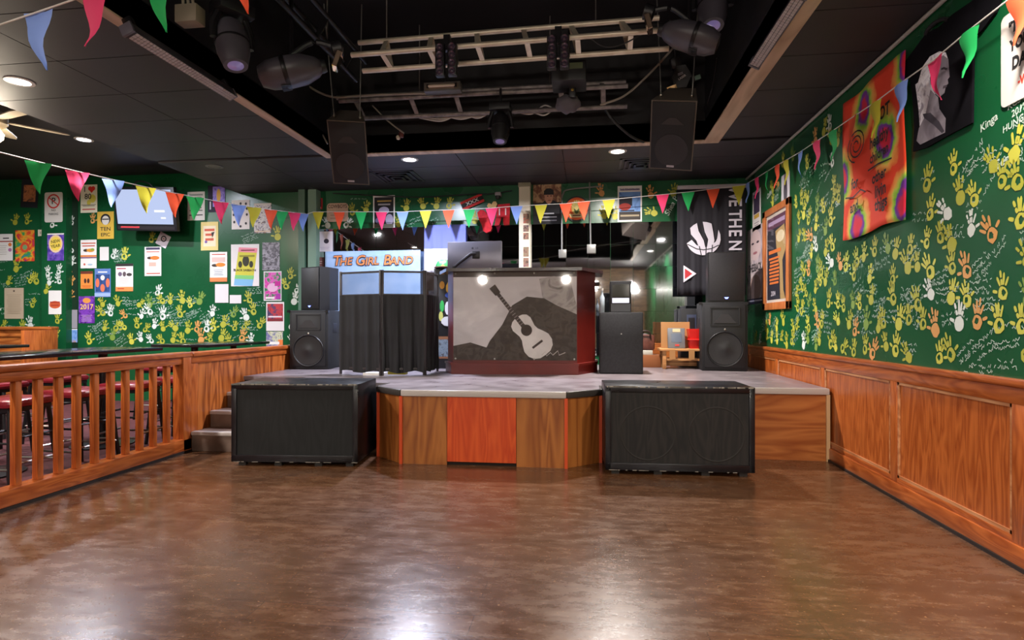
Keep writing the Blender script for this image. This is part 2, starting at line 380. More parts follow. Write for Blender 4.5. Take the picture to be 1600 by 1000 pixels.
# pilasters of the back wall
def pilaster(px0, px1, ztop, mat=GREEN, out=.12):
    a = onY(px0, 400, YB - out).x; b = onY(px1, 400, YB - out).x
    return bx('pilaster', mat, a, b, YB - out, YB + .01, 0, ztop, wall_back)
pilaster(65, 103, ZH); pilaster(466, 476, ZC, M('green_grey_post', '4a6a58', .5), .16); pilaster(481, 494, ZC, M('green_grey_post2', '6d8a78', .5), .14)
recess = bx('recess_panel', M('recess_shade_green', '0c2a18', .5), onY(103, 400, YB - .01).x, onY(121, 400, YB - .01).x, YB - .012, YB + .01, 0, ZH, wall_back)  # flat strip; the shade of the recess is put into its darker green

# ---- wainscot on the right wall
def stile_y(px): return onX(px, 560, XR).y
wain = struct(bx('trim_5', WOODY, XR - .02, XR, -2.2, YB, .0, .80)); wain.data.materials[0] = WOODV
bx('chair_rail', WOODY, XR - .05, XR, -2.2, YB, .885, .925, wain, .008); bx('chair_rail_moulding', WOODY, XR - .035, XR, -2.2, YB, .80, .885, wain, .004)
bx('baseboard', WOODY, XR - .045, XR, -2.2, YB, 0, .115, wain, .006); bx('shoe_moulding', M('dark_gap', '1c0f08', .6), XR - .055, XR, -2.2, YB, 0, .02, wain)
bx('lower_rail', WOODY, XR - .032, XR, -2.2, YB, .115, .15, wain, .004)
edges = [YB, stile_y(1218), stile_y(1291), stile_y(1404), stile_y(1603)]
while edges[-1] > -1: edges.append(edges[-1] - 1.22)
for e in edges[1:]: bx('stile', WOODV, XR - .034, XR, e - .045, e + .045, .12, .82, wain, .003)
MOUL = wood('moulding_light', '9a5a30', 'c58a5c', 1, .4)
for k in range(len(edges) - 1):
    y1, y0 = edges[k] - .045, edges[k + 1] + .045; z0, z1 = .15, .80; s = .018; x0 = XR - .029
    B().box(x0, XR - .01, y0, y1, z1 - s, z1).box(x0, XR - .01, y0, y1, z0, z0 + s).box(x0, XR - .01, y0, y0 + s, z0, z1).box(x0, XR - .01, y1 - s, y1, z0, z1).obj('panel_moulding', MOUL, wain)

# ---- recessed lamps
def downlight(x, y, z, watts, col, label, on=True):
    t = thing('recessed_light', label, 'ceiling light', (x, y, z), 0, 'recessed ceiling lights')
    B().lathe([(.075, -.006), (.10, -.006), (.104, -.001), (.104, .0), (.075, .0)], None, 24).obj('trim_ring', M('lamp_ring', 'c8c4c0', .4) if on else M('lamp_ring_dark', '3a3840', .4), t, True)
    B().lathe([(.0, -.003), (.074, -.003), (.074, .0)], None, 24).obj('lens', M('lamp_lens_%d' % int(col[2] * 100), 'ffffff', .3, emit=(col[0], col[1], col[2]), estr=14) if on else M('lamp_off', '1a181c', .4), t)
    if on:
        ld = bpy.data.lights.new('lamp', 'AREA'); ld.shape = 'DISK'; ld.size = .15; ld.energy = watts; ld.color = col; ld.spread = R(165)
        lo = bpy.data.objects.new('lamp', ld); COL.objects.link(lo); lo.parent = t; lo.location = (0, 0, -.012)
lab = {0: 'round downlight glowing in the dark panel ceiling above the railing', 1: 'cool white downlight in the ceiling above the folding screen', 2: 'warm white downlight in the ceiling beside the square air vent above the red booth'}
for i, l in enumerate(LAMPS): downlight(*l, lab.get(i, 'round downlight added as fill in the ceiling around and behind the camera' if l[1] < 3 else 'round downlight in the raised ceiling over the bar tables'))
q = onZ(335, 260, ZC); downlight(q.x, q.y, ZC, 0, (0, 0, 0), 'unlit dark downlight in the black panels near the poster wall', False)

def pendant(x, y, z):  # added fill lamp in the shape of a globe pendant
    t = thing('fill_pendant', 'white globe pendant added behind the camera as fill light', 'lamp', (x, y, z), 0, 'fill pendants added behind the camera')
    B().lathe([(0, -.09), (.045, -.078), (.078, -.045), (.09, 0), (.078, .045), (.04, .08)], None, 16).obj('globe', M('fill_pendant_globe', 'fff4e6', .3, emit=(1, .90, .79), estr=FILL_GLOBE_STRENGTH), t, True)
    B().lathe([(.045, .075), (.045, .12), (.012, .14)], None, 14).obj('holder', BLK2, t, True); B().tube([(0, 0, .13), (0, 0, ZC - z)], .006, 6).obj('cord', BLACK, t)
for q in FILL_GLOBES: pendant(*q)

# ---- air vents
def vent(c, s, label):
    t = thing('air_vent', label, 'air vent', (c.x, c.y, ZC))
    m = M('vent_metal', '3a3842', .35, .5)
    for k in range(4):
        a = s / 2 * (1 - k * .23); bb = a - s * .055; z = -.006 - .008 * k
        B().box(-a, a, -a, -bb, z, 0).box(-a, a, bb, a, z, 0).box(-a, -bb, -a, a, z, 0).box(bb, a, -a, a, z, 0).obj('louvre', m, t)
vent(onZ(622, 276, ZC), .58, 'square louvred vent in the ceiling above the folding screen')
vent(onZ(1000, 256, ZC), .5, 'square louvred vent in the ceiling close to the tilted hanging speaker')

# ================================================================ STAGE
DECK = noisy('stage_vinyl', '6e6468', '8a8084', (5, 5, 5), rough=(.22, .4), lo=.3, hi=.7)
NOSE = M('pale_nosing', 'b4aba6', .3); ORANGE = wood('orange_painted_ply', 'b5380e', 'cf5420', 2, .4)
PLY = wood('brown_ply', '7a3e16', 'a8662e', 2, .4, .6); PLYX = wood('brown_ply_across', '8a4518', 'b06a34', 0, .4, .7)
stage = thing('stage', 'low wooden stage with grey vinyl deck and plywood front', 'stage', (0, 6.5, 0))
def sp(*a): return (a[0], a[1] - 6.5)
FR = [(-3.67, 5.77), (-2.95, 5.77), (-2.95, 5.3), (-1.87, 5.3), (-1.87, 5.0), (-1.58, 4.76), (-.175, 4.78), (.112, 5.02), (.112, 5.32), (2.08, 5.32)]
poly = [sp(*p) for p in FR] + [sp(2.08, YB - .02), sp(-3.67, YB - .02)]
B().prism(poly, ZS - .04, ZS).obj('deck', DECK, stage)
inner = [(p[0], p[1] + .02) for p in poly[:-2]] + poly[-2:]
B().prism(inner, .0, ZS - .041).obj('carcass', M('dark_carcass', '1a100a', .8), stage)
for i in range(3, len(FR) - 1):
    a, b = Vector((*sp(*FR[i]), 0)), Vector((*sp(*FR[i + 1]), 0)); u = (b - a).normalized(); L = (b - a).length; n = Vector((u.y, -u.x, 0))
    mt = Matrix(((u.x, n.x, 0, a.x), (u.y, n.y, 0, a.y), (0, 0, 1, 0), (0, 0, 0, 1)))
    bb = B().box(0, L, -.01, .02, ZS - .052, ZS + .003, .008, mt); bb.obj('nosing', NOSE if i in (5, 8) else M('dark_nosing', '3a3430', .4), stage, True)
    if i == 5:
        cuts = [0, L * .285, L * .705, L]
        for k, (mm, nm) in enumerate(((PLY, 'front_panel'), (ORANGE, 'hatch_panel'), (PLY, 'front_panel'))):
            B().box(cuts[k] + .002, cuts[k + 1] - .002, -.012, .004 if k == 1 else .001, .0 if k != 1 else .03, ZS - .052, 0, mt).obj(nm, mm, stage)
    else: B().box(0, L, -.012, .0, .0, ZS - .052, 0, mt).obj('front_panel', PLYX if i == 8 else PLY, stage)
STRIP = M('orange_strip', 'c8481c', .4)
for x, y in (FR[4], FR[5], FR[6], FR[7]):
    p = sp(x, y); bx('corner_strip', STRIP, p[0] - .013, p[0] + .013, p[1] - .016, p[1] + .012, 0, ZS - .052, stage)
p = sp(2.07, 5.32); bx('corner_strip', M('pale_strip', 'c09a70', .4), p[0] - .016, p[0] + .014, p[1] - .016, p[1] + .01, 0, ZS - .052, stage)
steps = thing('stage_steps', 'grey vinyl steps climbing to the stage beside the panelled half wall', 'steps', (-3.3, 5.3, 0))
zz = [.18, .335, .485]; yy = [4.97, 5.24, 5.51, 5.768]
STEP = noisy('step_vinyl', '5e4c42', '7d6a5e', (5, 5, 5), rough=(.4, .6))
for k in range(3):
    bx('step', STEP, -.385, .30, yy[k] - 5.3, yy[3] - 5.3, 0 if k == 0 else zz[k - 1], zz[k], steps, .006)
    bx('nosing', NOSE, -.385, .30, yy[k] - 5.3 - .012, yy[k] - 5.3 + .06, zz[k] - .03, zz[k] + .004, steps, .006)

# ---- railing and half wall
rail = thing('railing', 'orange-stained wooden railing with square balusters along the dance floor', 'railing', (XP, 3.2, 0))
Y0 = -1.0
bx('top_rail', WOODY, -.06, .06, Y0 - 3.2, 1.80, .885, .93, rail, .01); bx('rail_moulding', WOODY, -.04, .04, Y0 - 3.2, 1.80, .82, .884, rail, .006)
bx('bottom_rail', WOODY, -.06, .055, Y0 - 3.2, 1.78, .02, .13, rail, .008); bx('kick_strip', M('dark_gap'), -.05, .06, Y0 - 3.2, 1.78, 0, .02, rail)
pxs = [31, 65, 97, 125, 153, 178, 201, 223, 244, 265]
ysb = [onX(x, 640, XP + .03).y for x in pxs]; st = (ysb[-1] - ysb[0]) / 9
ysb = [ysb[0] - st * k for k in range(1, 12)] + ysb
bal = B().box(-.022, .022, -.022, .022, .13, .822, .003).mesh('baluster', True); bal.materials.append(WOODV)
for y in ysb:
    o = link('baluster', bal, None, rail); o.location = (0, y - 3.2, 0)
py_ = onX(289, 640, XP + .03).y
bx('newel_post', WOODV, -.055, .055, py_ - 3.2 - .05, py_ - 3.2 + .06, 0, .884, rail, .005)
half = thing('half_wall', 'orange plywood half wall with moulded cap beside the steps', 'partition', (XP, 6.4, 0))
wy0 = py_ + .07 - 6.4; wy1 = YB - .01 - 6.4
bx('panel', wood('bold_ply', '6a2a0a', 'bc6a30', 2, .35, .8), -.04, .035, wy0, wy1, 0, .84, half); bx('cap', WOODY, -.07, .07, wy0, wy1, .885, .925, half, .01)
bx('cap_moulding', WOODY, -.05, .05, wy0, wy1, .82, .885, half, .006); bx('end_stile', WOODV, -.045, .045, wy0, wy0 + .09, 0, .82, half, .004)

# ================================================================ WALL PAINT: HAND PRINTS AND SCRIBBLES
def hand_mesh(seed):
    r = random.Random(seed); b = B(); hole = r.random()
    n = 14; out = []; inn = []
    for i in range(n):
        a = 2 * math.pi * i / n; k = r.uniform(.88, 1.1)
        out.append(Vector((.040 * k * math.cos(a), .044 * k * math.sin(a), 0)))
        q = r.uniform(.8, 1.2) * (.5 if hole > .35 else .25); inn.append(Vector((.006 + .036 * q * math.cos(a), .005 + .04 * q * math.sin(a), 0)))
    if hole > .2: b.add(out + inn, [(i, (i + 1) % n, n + (i + 1) % n, n + i) for i in range(n)])
    else: b.add(out, [tuple(range(n))])
    def finger(a, r0, ln, wd):
        ca, sa = math.cos(a), math.sin(a); pts = []
        for t, s in ((0, .35), (.08, .9), (.45, 1), (.8, .95), (.95, .6), (1, .1)): pts.append((r0 + ln * t, s * wd * r.uniform(.85, 1.1)))
        L = [Vector((d * ca - wv * sa, d * sa + wv * ca, 0)) for d, wv in pts]; Rr = [Vector((d * ca + wv * sa, d * sa - wv * ca, 0)) for d, wv in pts]
        k = len(pts); b.add(L + Rr, [(i, i + 1, k + i + 1, k + i) for i in range(k - 1)])
    for a, ln in ((114, .066), (98, .084), (83, .08), (66, .062)):
        a = R(a + r.uniform(-4, 4))
        if r.random() < .5: finger(a, .049, ln * r.uniform(.9, 1.1), .0088)
        else:
            finger(a, .049, ln * .45, .009); finger(a, .052 + ln * .5, ln * .55, .0085)
    finger(R(168 + r.uniform(-12, 10)), .046, .042, .010)
    return b.mesh('handprint')
HC = {'y': 'a9a936', 'o': 'cf9450', 'w': 'd3d8d0', 'l': 'c0bd44', 'g': '76923a'}
HM = {}
for ck, hx in HC.items():
    for s in range(7):
        me = hand_mesh(s * 13 + 5); me.materials.append(noisy('hand_paint_' + ck, hx, hx, rough=(.5, .6))); HM[ck, s] = me
def put_hand(fr, u, v, ck, rot, sc, parent):
    o = link('handprint', HM[ck, rng.randrange(7)], None, parent)
    o.matrix_world = fr @ Matrix.Translation((u, v, .0022)) @ Matrix.Rotation(R(rot), 4, 'Z') @ Matrix.Diagonal((sc * rng.choice((-1, 1)), sc, 1, 1))
def scribbles(fr, spots, parent, seed):
    """chalk-like handwriting strokes, joined: far too many to count"""
    r = random.Random(seed); p = Print(1, 1, .0018); col = C('b9cdbf')
    for u, v, wd, n, ang in spots:
        for li in range(n):
            x = 0.; pts = []; ht = r.uniform(.010, .017)
            while x < wd * r.uniform(.7, 1.):
                if r.random() < .18 and len(pts) > 3:
                    p.line(pts, .0042, col); p.z -= .0003; pts = []; x += .016
                a = R(ang); yy_ = -li * ht * 2.6 + r.uniform(-1, 1) * ht
                pts.append((.5 + u + x * math.cos(a) - yy_ * math.sin(a), .5 + v + x * math.sin(a) + yy_ * math.cos(a))); x += r.uniform(.003, .010)
            if len(pts) > 2: p.line(pts, .0042, col); p.z -= .0003
    o = p.done(parent, 'scribbled_writing'); o['kind'] = 'stuff'; o.matrix_world = fr
def wall_text(fr, parent, items):
    p = Print(1, 1, .002)
    for body, u, v, size, rot in items: p.text(body, .5 + u, .5 + v, size, C('c4d4c8'), rot, .15); p.z -= .0003
    o = p.done(parent, 'written_names'); o.matrix_world = fr
def scatter(fr, u0, u1, v0, v1, step, dens, parent, skip, cols, sc=1., spots=None):
    n = 0; v = v0
    while v < v1:
        u = u0 + rng.uniform(0, step)
        while u < u1:
            uu, vv = u + rng.uniform(-.3, .3) * step, v + rng.uniform(-.3, .3) * step
            if rng.random() < dens(uu, vv) and vv < v1 and not any(a - .07 < uu < b + .07 and c - .09 < vv < d + .06 for a, b, c, d in skip):
                if rng.random() < .84:
                    put_hand(fr, uu, vv, rng.choice(cols), rng.gauss(0, 22), sc * rng.uniform(.85, 1.15), parent); n += 1
                elif spots is not None: spots.append((uu - .1, vv, rng.uniform(.15, .3), rng.randrange(1, 5), rng.choice((0, 8, 25, 35, -6))))
            u += step
        v += step * 1.12
    return n
# right wall: u runs towards the viewer, origin in the corner
FRR = frame((XR, YB, 0), (0, -1, 0), (0, 0, 1))
def ru(px, py): q = onX(px, py, XR); return (YB - q.y, q.z)
def rrect(px0, py0, px1, py1): a = ru(px0, py0); b = ru(px1, py1); return (min(a[0], b[0]), max(a[0], b[0]), min(a[1], b[1]), max(a[1], b[1]))
skipR = [rrect(1166, 355, 1196, 475), rrect(1194, 335, 1238, 485), rrect(1317, 160, 1415, 355), rrect(1420, 60, 1540, 210), rrect(1563, 30, 1660, 130), rrect(1174, 300, 1189, 355), rrect(1220, 270, 1234, 325)]
sp_ = []
n1 = scatter(FRR, .35, 5.6, 1.0, 2.95, .158, lambda u, v: (.96 if v < 2.3 else .62) * (1 if u > .9 else .7), wall_right, skipR, 'yyyllygyow', .95, sp_)
for k in range(170): sp_.append((rng.uniform(.4, 5.2), rng.uniform(1.05, 2.75), rng.uniform(.12, .3), rng.randrange(1, 4), rng.choice((0, 10, 30, 40, -8))))
sp_ = [s for s in sp_ if not any(a - .05 < s[0] + .1 < b + .05 and c - .05 < s[1] < d + .05 for a, b, c, d in skipR)]
scribbles(FRR, sp_, wall_right, 3)
wall_text(FRR, wall_right, [('KCS P.\n2017\nHUNGARY', *ru(1592, 172), .036, 8), ('Kinga', *ru(1545, 192), .045, 12), ('Gero', *ru(1568, 252), .05, 10), ('Caffski', *ru(1203, 303), .06, 10), ('SIK', *ru(1309, 318), .05, 5)])
# back wall: u runs to the right, origin in the left corner
FRB = frame((XL, YB, 0), (1, 0, 0), (0, 0, 1))
def bu(px, py): q = onY(px, py, YB); return (q.x - XL, q.z)
def brect(px0, py0, px1, py1): a = bu(px0, py1); b = bu(px1, py0); return (a[0], b[0], a[1], b[1])

# ================================================================ POSTERS ON THE BACK WALL, BEHIND THE BAR TABLES
K = '1a181c'; W = 'e8e4e0'
PL = []
def P(label, rect, mat, prints=None, **k):
    PL.append(rect); return poster(k.pop('name', 'poster'), label, k.pop('cat', 'poster'), rect, mat, prints, **k)
P('dark poster with an orange picture half behind the green pennant', (33, 278, 60, 324), '1e1c26', lambda p: p.rect(.15, .2, .85, .75, photo('ph_orange', ['6a3a28', 'c07a50', '2a2028'])), rot=-4)
def noparking(p):
    p.ring(.5, .70, .36, .29, 'c8281c').text('P', .5, .70, .22, K).line([(.26, .82), (.74, .58)], .016, 'c8281c')
    p.text('NO', .5, .40, .075, K).text('PARKING', .5, .27, .075, K, sx=.85)
P('white metal no parking sign with red crossed circle on the pilaster', (70, 301, 98, 347), M('sign_white', 'd8d4cc', .35), noparking, name='parking_sign', cat='sign', y=YB - .125, t=.004, radius=.03)
P('cream poster reading I heart 80 with yellow blots', (126, 289, 152, 332), 'e4dfc4', lambda p: p.ell(.72, .5, .2, .15, 'd8cc50').ell(.5, .36, .12, .1, 'd8cc50').text('I', .25, .83, .2, K).ell(.58, .86, .12, .08, 'd82a1c').ell(.76, .86, .12, .08, 'd82a1c').poly([(.47, .84), (.87, .84), (.67, .70)], 'd82a1c').text('80', .45, .57, .2, K).lines(.05, .22, .95, .30, 2, '6a6458').lines(.1, .08, .9, .16, 1, 'c05050'))
P('yellow poster with a black and white head and the words TEN EPIC', (152, 331, 178, 373), 'd8b040', [lambda p: p.ell(.5, .72, .3, .2, K).ell(.5, .68, .22, .17, 'd8d4cc').rect(.3, .7, .7, .74, K), lambda p: p.text('TEN', .5, .36, .14, K, sx=1.2), lambda p: p.text('EPIC', .5, .15, .13, K, sx=1.1)])
P('white flyer with orange round stickers at the far end of the wall', (-8, 366, 20, 407), W, lambda p: p.rect(0, .7, 1, .74, 'a03028').lines(.45, .8, .8, .88, 1, K).ell(.85, .6, .1, .07, 'd87838').ell(.85, .4, .1, .07, 'b070a0').lines(.1, .2, .7, .6, 5, 'b0a8a0', .2))
P('rainbow tie-dye poster with a red ring in the middle', (24, 360, 54, 408), photo('ph_rainbow', ['4a2a8a', 'd83a2a', 'e8a030', '3a9a4a', '3a5ac0'], 6), lambda p: p.ring(.5, .45, .24, .13, 'd84a2a').ell(.5, .45, .12, .08, '7aa070'))
P('small cream switch plate on the wall beside the pilaster', (60, 359, 68, 369), CREAM, lambda p: p.rect(.4, .3, .6, .7, 'a09888'), name='switch_plate', cat='switch', t=.008)
P('purple poster with a yellow burst reading NEW YEAR on the pilaster', (74, 365, 100, 407), photo('ph_purple', ['3a2a8a', '6a4ab0', '8a7ad0'], 10), lambda p: p.ell(.5, .62, .42, .33, 'e8c8a0').ell(.5, .62, .34, .26, 'f0d050').text('NEW', .5, .70, .12, K, 8).text('YEAR', .5, .53, .12, K, 8).rect(.0, .95, 1, 1, W), y=YB - .125)
def food(p):
    p.rect(.06, .86, .94, .9, 'c05838').lines(.1, .75, .9, .82, 1, 'b83c28').ell(.35, .63, .18, .05, '3a2a20').ell(.62, .63, .25, .06, 'd8902c').ell(.75, .66, .12, .04, '8aa040').rect(0, .40, 1, .46, 'd87838').rect(0, .35, 1, .39, '6a3a6a').ell(.25, .14, .06, .04, 'c86050').ell(.6, .13, .16, .03, 'a8c0d0')
def food2(p):
    p.rect(.08, .9, .92, .98, '3a3450').lines(.1, .80, .9, .86, 1, 'c05040').ell(.35, .62, .2, .05, '3a2a20').ell(.62, .62, .28, .07, 'd8742c').lines(.25, .3, .7, .5, 1, 'e8a898', .7).lines(.1, .05, .95, .12, 1, 'c04838')
P('white menu flyer with orange and purple stripes above a small orange card', (126, 375, 151, 419), W, food)
P('small blank white sheet pinned beside the striped menu flyer', (156, 386, 170, 407), 'dcd8d4', name='paper_sheet', cat='paper')
P('small orange card with two dark figures', (126, 424, 145, 451), 'e08838', lambda p: p.rect(0, .85, 1, 1, '6a2a1a').ell(.38, .45, .1, .14, '3a1c18').ell(.64, .45, .1, .14, '3a1c18').lines(.1, .05, .9, .2, 2, 'c86020'))
P('blue poster with three orange figures under a white dove shape', (148, 420, 173, 464), '5a7ab8', lambda p: p.rect(.06, .18, .94, .8, photo('ph_navy', ['1c2444', '34508a', '20305a'])).ell(.5, .68, .13, .09, W).ell(.18, .5, .12, .16, 'd87050').ell(.82, .5, .12, .16, 'd87050').ell(.5, .32, .14, .14, 'd87050').lines(.2, .84, .8, .92, 1, W).rect(0, .02, 1, .14, '9ab0d8'))
P('white flyer with dark header and orange foot', (181, 412, 208, 455), W, lambda p: p.rect(0, .9, 1, 1, '2a2224').lines(.05, .78, .6, .86, 1, 'b03a50').ell(.25, .62, .12, .08, '6a5a70').ell(.5, .62, .1, .09, '5a4a50').ell(.78, .60, .16, .06, '403838').lines(.15, .28, .85, .5, 5, 'c8b0a8', .25).rect(0, 0, 1, .16, 'e08a48').lines(.1, .06, .5, .13, 1, 'b03c20'))
P('white menu flyer with dark header left of a bare green patch', (226, 386, 252, 431), W, food2)
P('beige typed notice pinned under the rainbow poster', (7, 450, 37, 498), 'b8a48c', lambda p: p.ell(.5, .9, .05, .03, '5a4a40').lines(.1, .15, .9, .8, 12, 'a39078', .3), name='notice', cat='paper')
P('white flyer with a row of red peppers on the pilaster', (76, 454, 96, 491), 'e0dcd8', lambda p: p.ell(.5, .4, .44, .16, 'c8582c').lines(.1, .32, .9, .56, 2, 'a83820', .6), y=YB - .125)
P('purple poster with the number 2017 in gold', (123, 463, 148, 505), photo('ph_violet', ['3a1460', '7a3ab0', '2a1040'], 9), lambda p: p.ell(.5, .84, .25, .1, 'd89040').text('2017', .5, .6, .19, 'f0c860', sx=1.05).lines(.15, .05, .85, .32, 5, 'b890c8', .4))
P('plain grey sheet in the recess beside the pilaster', (103, 484, 121, 513), '8e8a92', name='paper_sheet', cat='paper', y=YB - .016)
P('small blue picture under the grey sheet in the recess', (103, 514, 121, 535), photo('ph_blue', ['3a6ab0', '7aa0d8', 'c08050']), lambda p: p.rect(.0, .94, 1, 1, W), y=YB - .016)
P('small white card hung askew under the television', (246, 365, 264, 385), 'd8d0dc', lambda p: p.ring(.5, .6, .25, .15, '3a3038').ell(.5, .6, .1, .07, 'b08080'), rot=-28)
P('pale grey poster with a group drawing behind a green pennant', (293, 300, 320, 344), 'd0ccc4', lambda p: p.lines(.1, .74, .9, .94, 2, '8a9088', .6).lines(.1, .3, .9, .66, 4, '6a7068', .5).lines(.1, .15, .9, .22, 1, K))
P('black and purple poster with a golden figure behind a pink pennant', (325, 290, 352, 331), '1c1630', lambda p: p.rect(.28, .2, .98, .95, photo('ph_lilac', ['5a48b0', '9a88e0', '2a2060'])).ell(.62, .62, .12, .25, 'e0b050').rect(.1, .1, .18, .4, 'c8c4d0'))
P('pale yellow poster with red lettering and a black figure', (314, 347, 341, 391), 'dcc880', lambda p: p.rect(.14, .14, .86, .86, 'e8d8b8').lines(.2, .3, .8, .8, 3, 'c85a40', .5).poly([(.5, .2), (.8, .65), (.6, .62), (.66, .45)], '2a2020').ell(.3, .3, .08, .05, '7a5a9a'))
P('white poster dotted with black sketches behind a blue pennant', (362, 313, 390, 358), 'e0d8d4', lambda p: [p.ell(x, y, .06, .045, '2c2830') for x, y in ((.12, .85), (.5, .88), (.8, .87), (.12, .5), (.85, .5), (.15, .25), (.8, .2), (.5, .1), (.85, .7), (.1, .68))])
P('grey collage poster between a yellow and an orange pennant', (397, 318, 424, 364), photo('ph_collage', ['3a3440', 'b0a8b0', 'd8cfc8', '504858', 'c08a60'], 14), lambda p: p.rect(0, .94, 1, 1, 'd0c8c0').lines(.05, .02, .95, .1, 1, 'e0c8b0'))
P('white menu flyer with small figures and an orange foot', (328, 394, 355, 440), W, lambda p: p.lines(.1, .89, .9, .95, 1, 'b83c28').lines(.1, .64, .9, .84, 1, 'd8b8b0', .8).ell(.3, .55, .2, .05, '3a2a20').ell(.62, .57, .28, .07, 'd8842c').lines(.2, .2, .8, .42, 4, '6a7a98', .25).rect(0, 0, 1, .14, 'e08048'))
def sab(p):
    p.poly([(.10, .02), (.76, 0), (.94, .90), (.28, .93)], 'c8c040'); p.poly([(.26, .82), (.92, .79), (.94, .90), (.28, .93)], 'e08898'); p.poly([(.10, .02), (.76, 0), (.80, .16), (.13, .18)], '7ab0d8'); p.poly([(.13, .18), (.80, .16), (.82, .25), (.15, .27)], '7ac070')
    p.lines(.35, .83, .85, .88, 1, '6a2030').ell(.53, .60, .12, .13, '2c2c18').ell(.33, .52, .07, .08, '2c2c18').ell(.72, .52, .07, .08, '2c2c18').lines(.3, .68, .85, .76, 1, '8a8428').text('BLACK SABBATH', .49, .38, .055, K, -1.5)
P('large white sheet carrying a slanted yellow concert poster', (361, 382, 405, 447), 'ddd6d6', sab)
P('dark grey band photograph poster', (410, 379, 437, 422), photo('ph_grey', ['1c1a20', '5a5660', '9a96a0', '2a2830'], 14), lambda p: p.lines(.08, .08, .92, .2, 1, '8a8690'))
P('magenta and green collage poster with white capital letters', (412, 424, 440, 470), 'c8ccc8', lambda p: p.rect(.05, .04, .95, .96, photo('ph_neon', ['1a2a24', '2a7a4a', 'd05ab0', 'c02a90', '38404a'], 10)).ell(.5, .45, .3, .15, 'd8a8c8').rect(.62, .5, .95, .66, 'b8208a').rect(.68, .06, .95, .24, 'a02a9a').lines(.1, .06, .62, .14, 1, W, .7))
P('red and navy night scene poster with a wide white foot', (416, 472, 444, 517), 'dcd4d4', lambda p: p.rect(.06, .33, .94, .94, photo('ph_rednavy', ['141a30', 'b83038', '28305a', 'd05058'], 9)).lines(.1, .44, .9, .54, 1, 'd8c8d0').rect(.06, .33, .94, .42, '7a1c24'))
P('cropped photo poster of white shapes and an orange corner above the half wall', (416, 518, 442, 541), photo('ph_mix', ['403850', 'c8c8a8', '6a6a98', 'd0c0d0'], 9), lambda p: p.rect(.72, .0, 1, .45, 'e07838').lines(.15, .08, .8, .35, 1, W, .7))
P('blank white sheet under the menu flyer with the orange foot', (336, 444, 357, 473), 'd8d2d4', name='paper_sheet', cat='paper')
P('blank white half sheet beside a taller blank sheet', (359, 461, 377, 474), 'd8d2d4', name='paper_sheet', cat='paper')
# handprints on that wall
bare = [(brect(262, 395, 312, 455)), brect(178, 285, 285, 365), brect(205, 395, 226, 460)]
skipB = [brect(*r) for r in PL] + bare
spb = []
uL = bu(-60, 500)[0]; uR = bu(462, 500)[0]
def densB(u, v): return 1.0 if v < 1.85 else (.6 if v < 2.4 else .25)
n2 = scatter(FRB, uL, uR, .95, 2.95, .168, densB, wall_back, skipB + [brect(64, 250, 122, 560)], 'yylygyoww', 1.1, spb)
for k in range(110): spb.append((rng.uniform(uL, uR - .3), rng.uniform(.95, 1.9) if k < 80 else rng.uniform(1.9, 2.6), rng.uniform(.15, .35), rng.randrange(1, 5), rng.choice((0, 5, 20, 30))))
spb = [s for s in spb if not any(a - .2 < s[0] < b + .02 and c - .02 < s[1] < d + .05 for a, b, c, d in skipB + [brect(64, 250, 122, 560)])]
scribbles(FRB, spb, wall_back, 5)
FRP = frame((XL, YB - .12, 0), (1, 0, 0), (0, 0, 1)); FRQ = frame((XL, YB - .012, 0), (1, 0, 0), (0, 0, 1))
def pu(px, py, y): q = onY(px, py, y); return q.x - XL, q.z
for px, py, ck in ((82, 352, 'w'), (75, 428, 'w'), (92, 425, 'w'), (77, 442, 'w'), (93, 440, 'w'), (72, 455, 'y'), (90, 502, 'y'), (88, 525, 'l'), (72, 520, 'w')): put_hand(FRP, *pu(px, py, YB - .12), ck, rng.gauss(0, 15), 1., wall_back)
for px, py, ck in ((112, 348, 'w'), (110, 375, 'w'), (112, 392, 'w'), (112, 411, 'w'), (108, 430, 'o'), (111, 443, 'o'), (110, 464, 'o')): put_hand(FRQ, *pu(px, py, YB - .012), ck, rng.gauss(0, 20), .95, wall_back)
# strip above the mirror
for px, py, ck, r_ in ((551, 332, 'y', 15), (572, 328, 'l', -12), (512, 352, 'w', 20), (541, 352, 'w', -40), (635, 325, 'l', -8), (661, 322, 'l', 20), (682, 322, 'l', -12), (702, 322, 'l', -8), (623, 350, 'y', 0), (940, 302, 'o', 12), (1017, 305, 'o', 10), (1022, 333, 'l', 75), (944, 337, 'l', 8), (961, 338, 'l', -10), (1052, 302, 'y', -15), (742, 345, 'y', 0)):
    put_hand(FRB, *bu(px, py), ck, r_, 1.05, wall_back)
scribbles(FRB, [(bu(548, 311)[0], bu(548, 311)[1], .3, 1, 0), (bu(640, 345)[0], bu(640, 345)[1], .2, 2, 20), (bu(673, 345)[0], bu(673, 345)[1], .12, 3, 25), (bu(630, 350)[0], bu(630, 352)[1], .2, 2, 5)], wall_back, 8)
wall_text(FRB, wall_back, [('Shea P', *bu(1049, 322), .075, 62)])
print('hands', n1, n2)

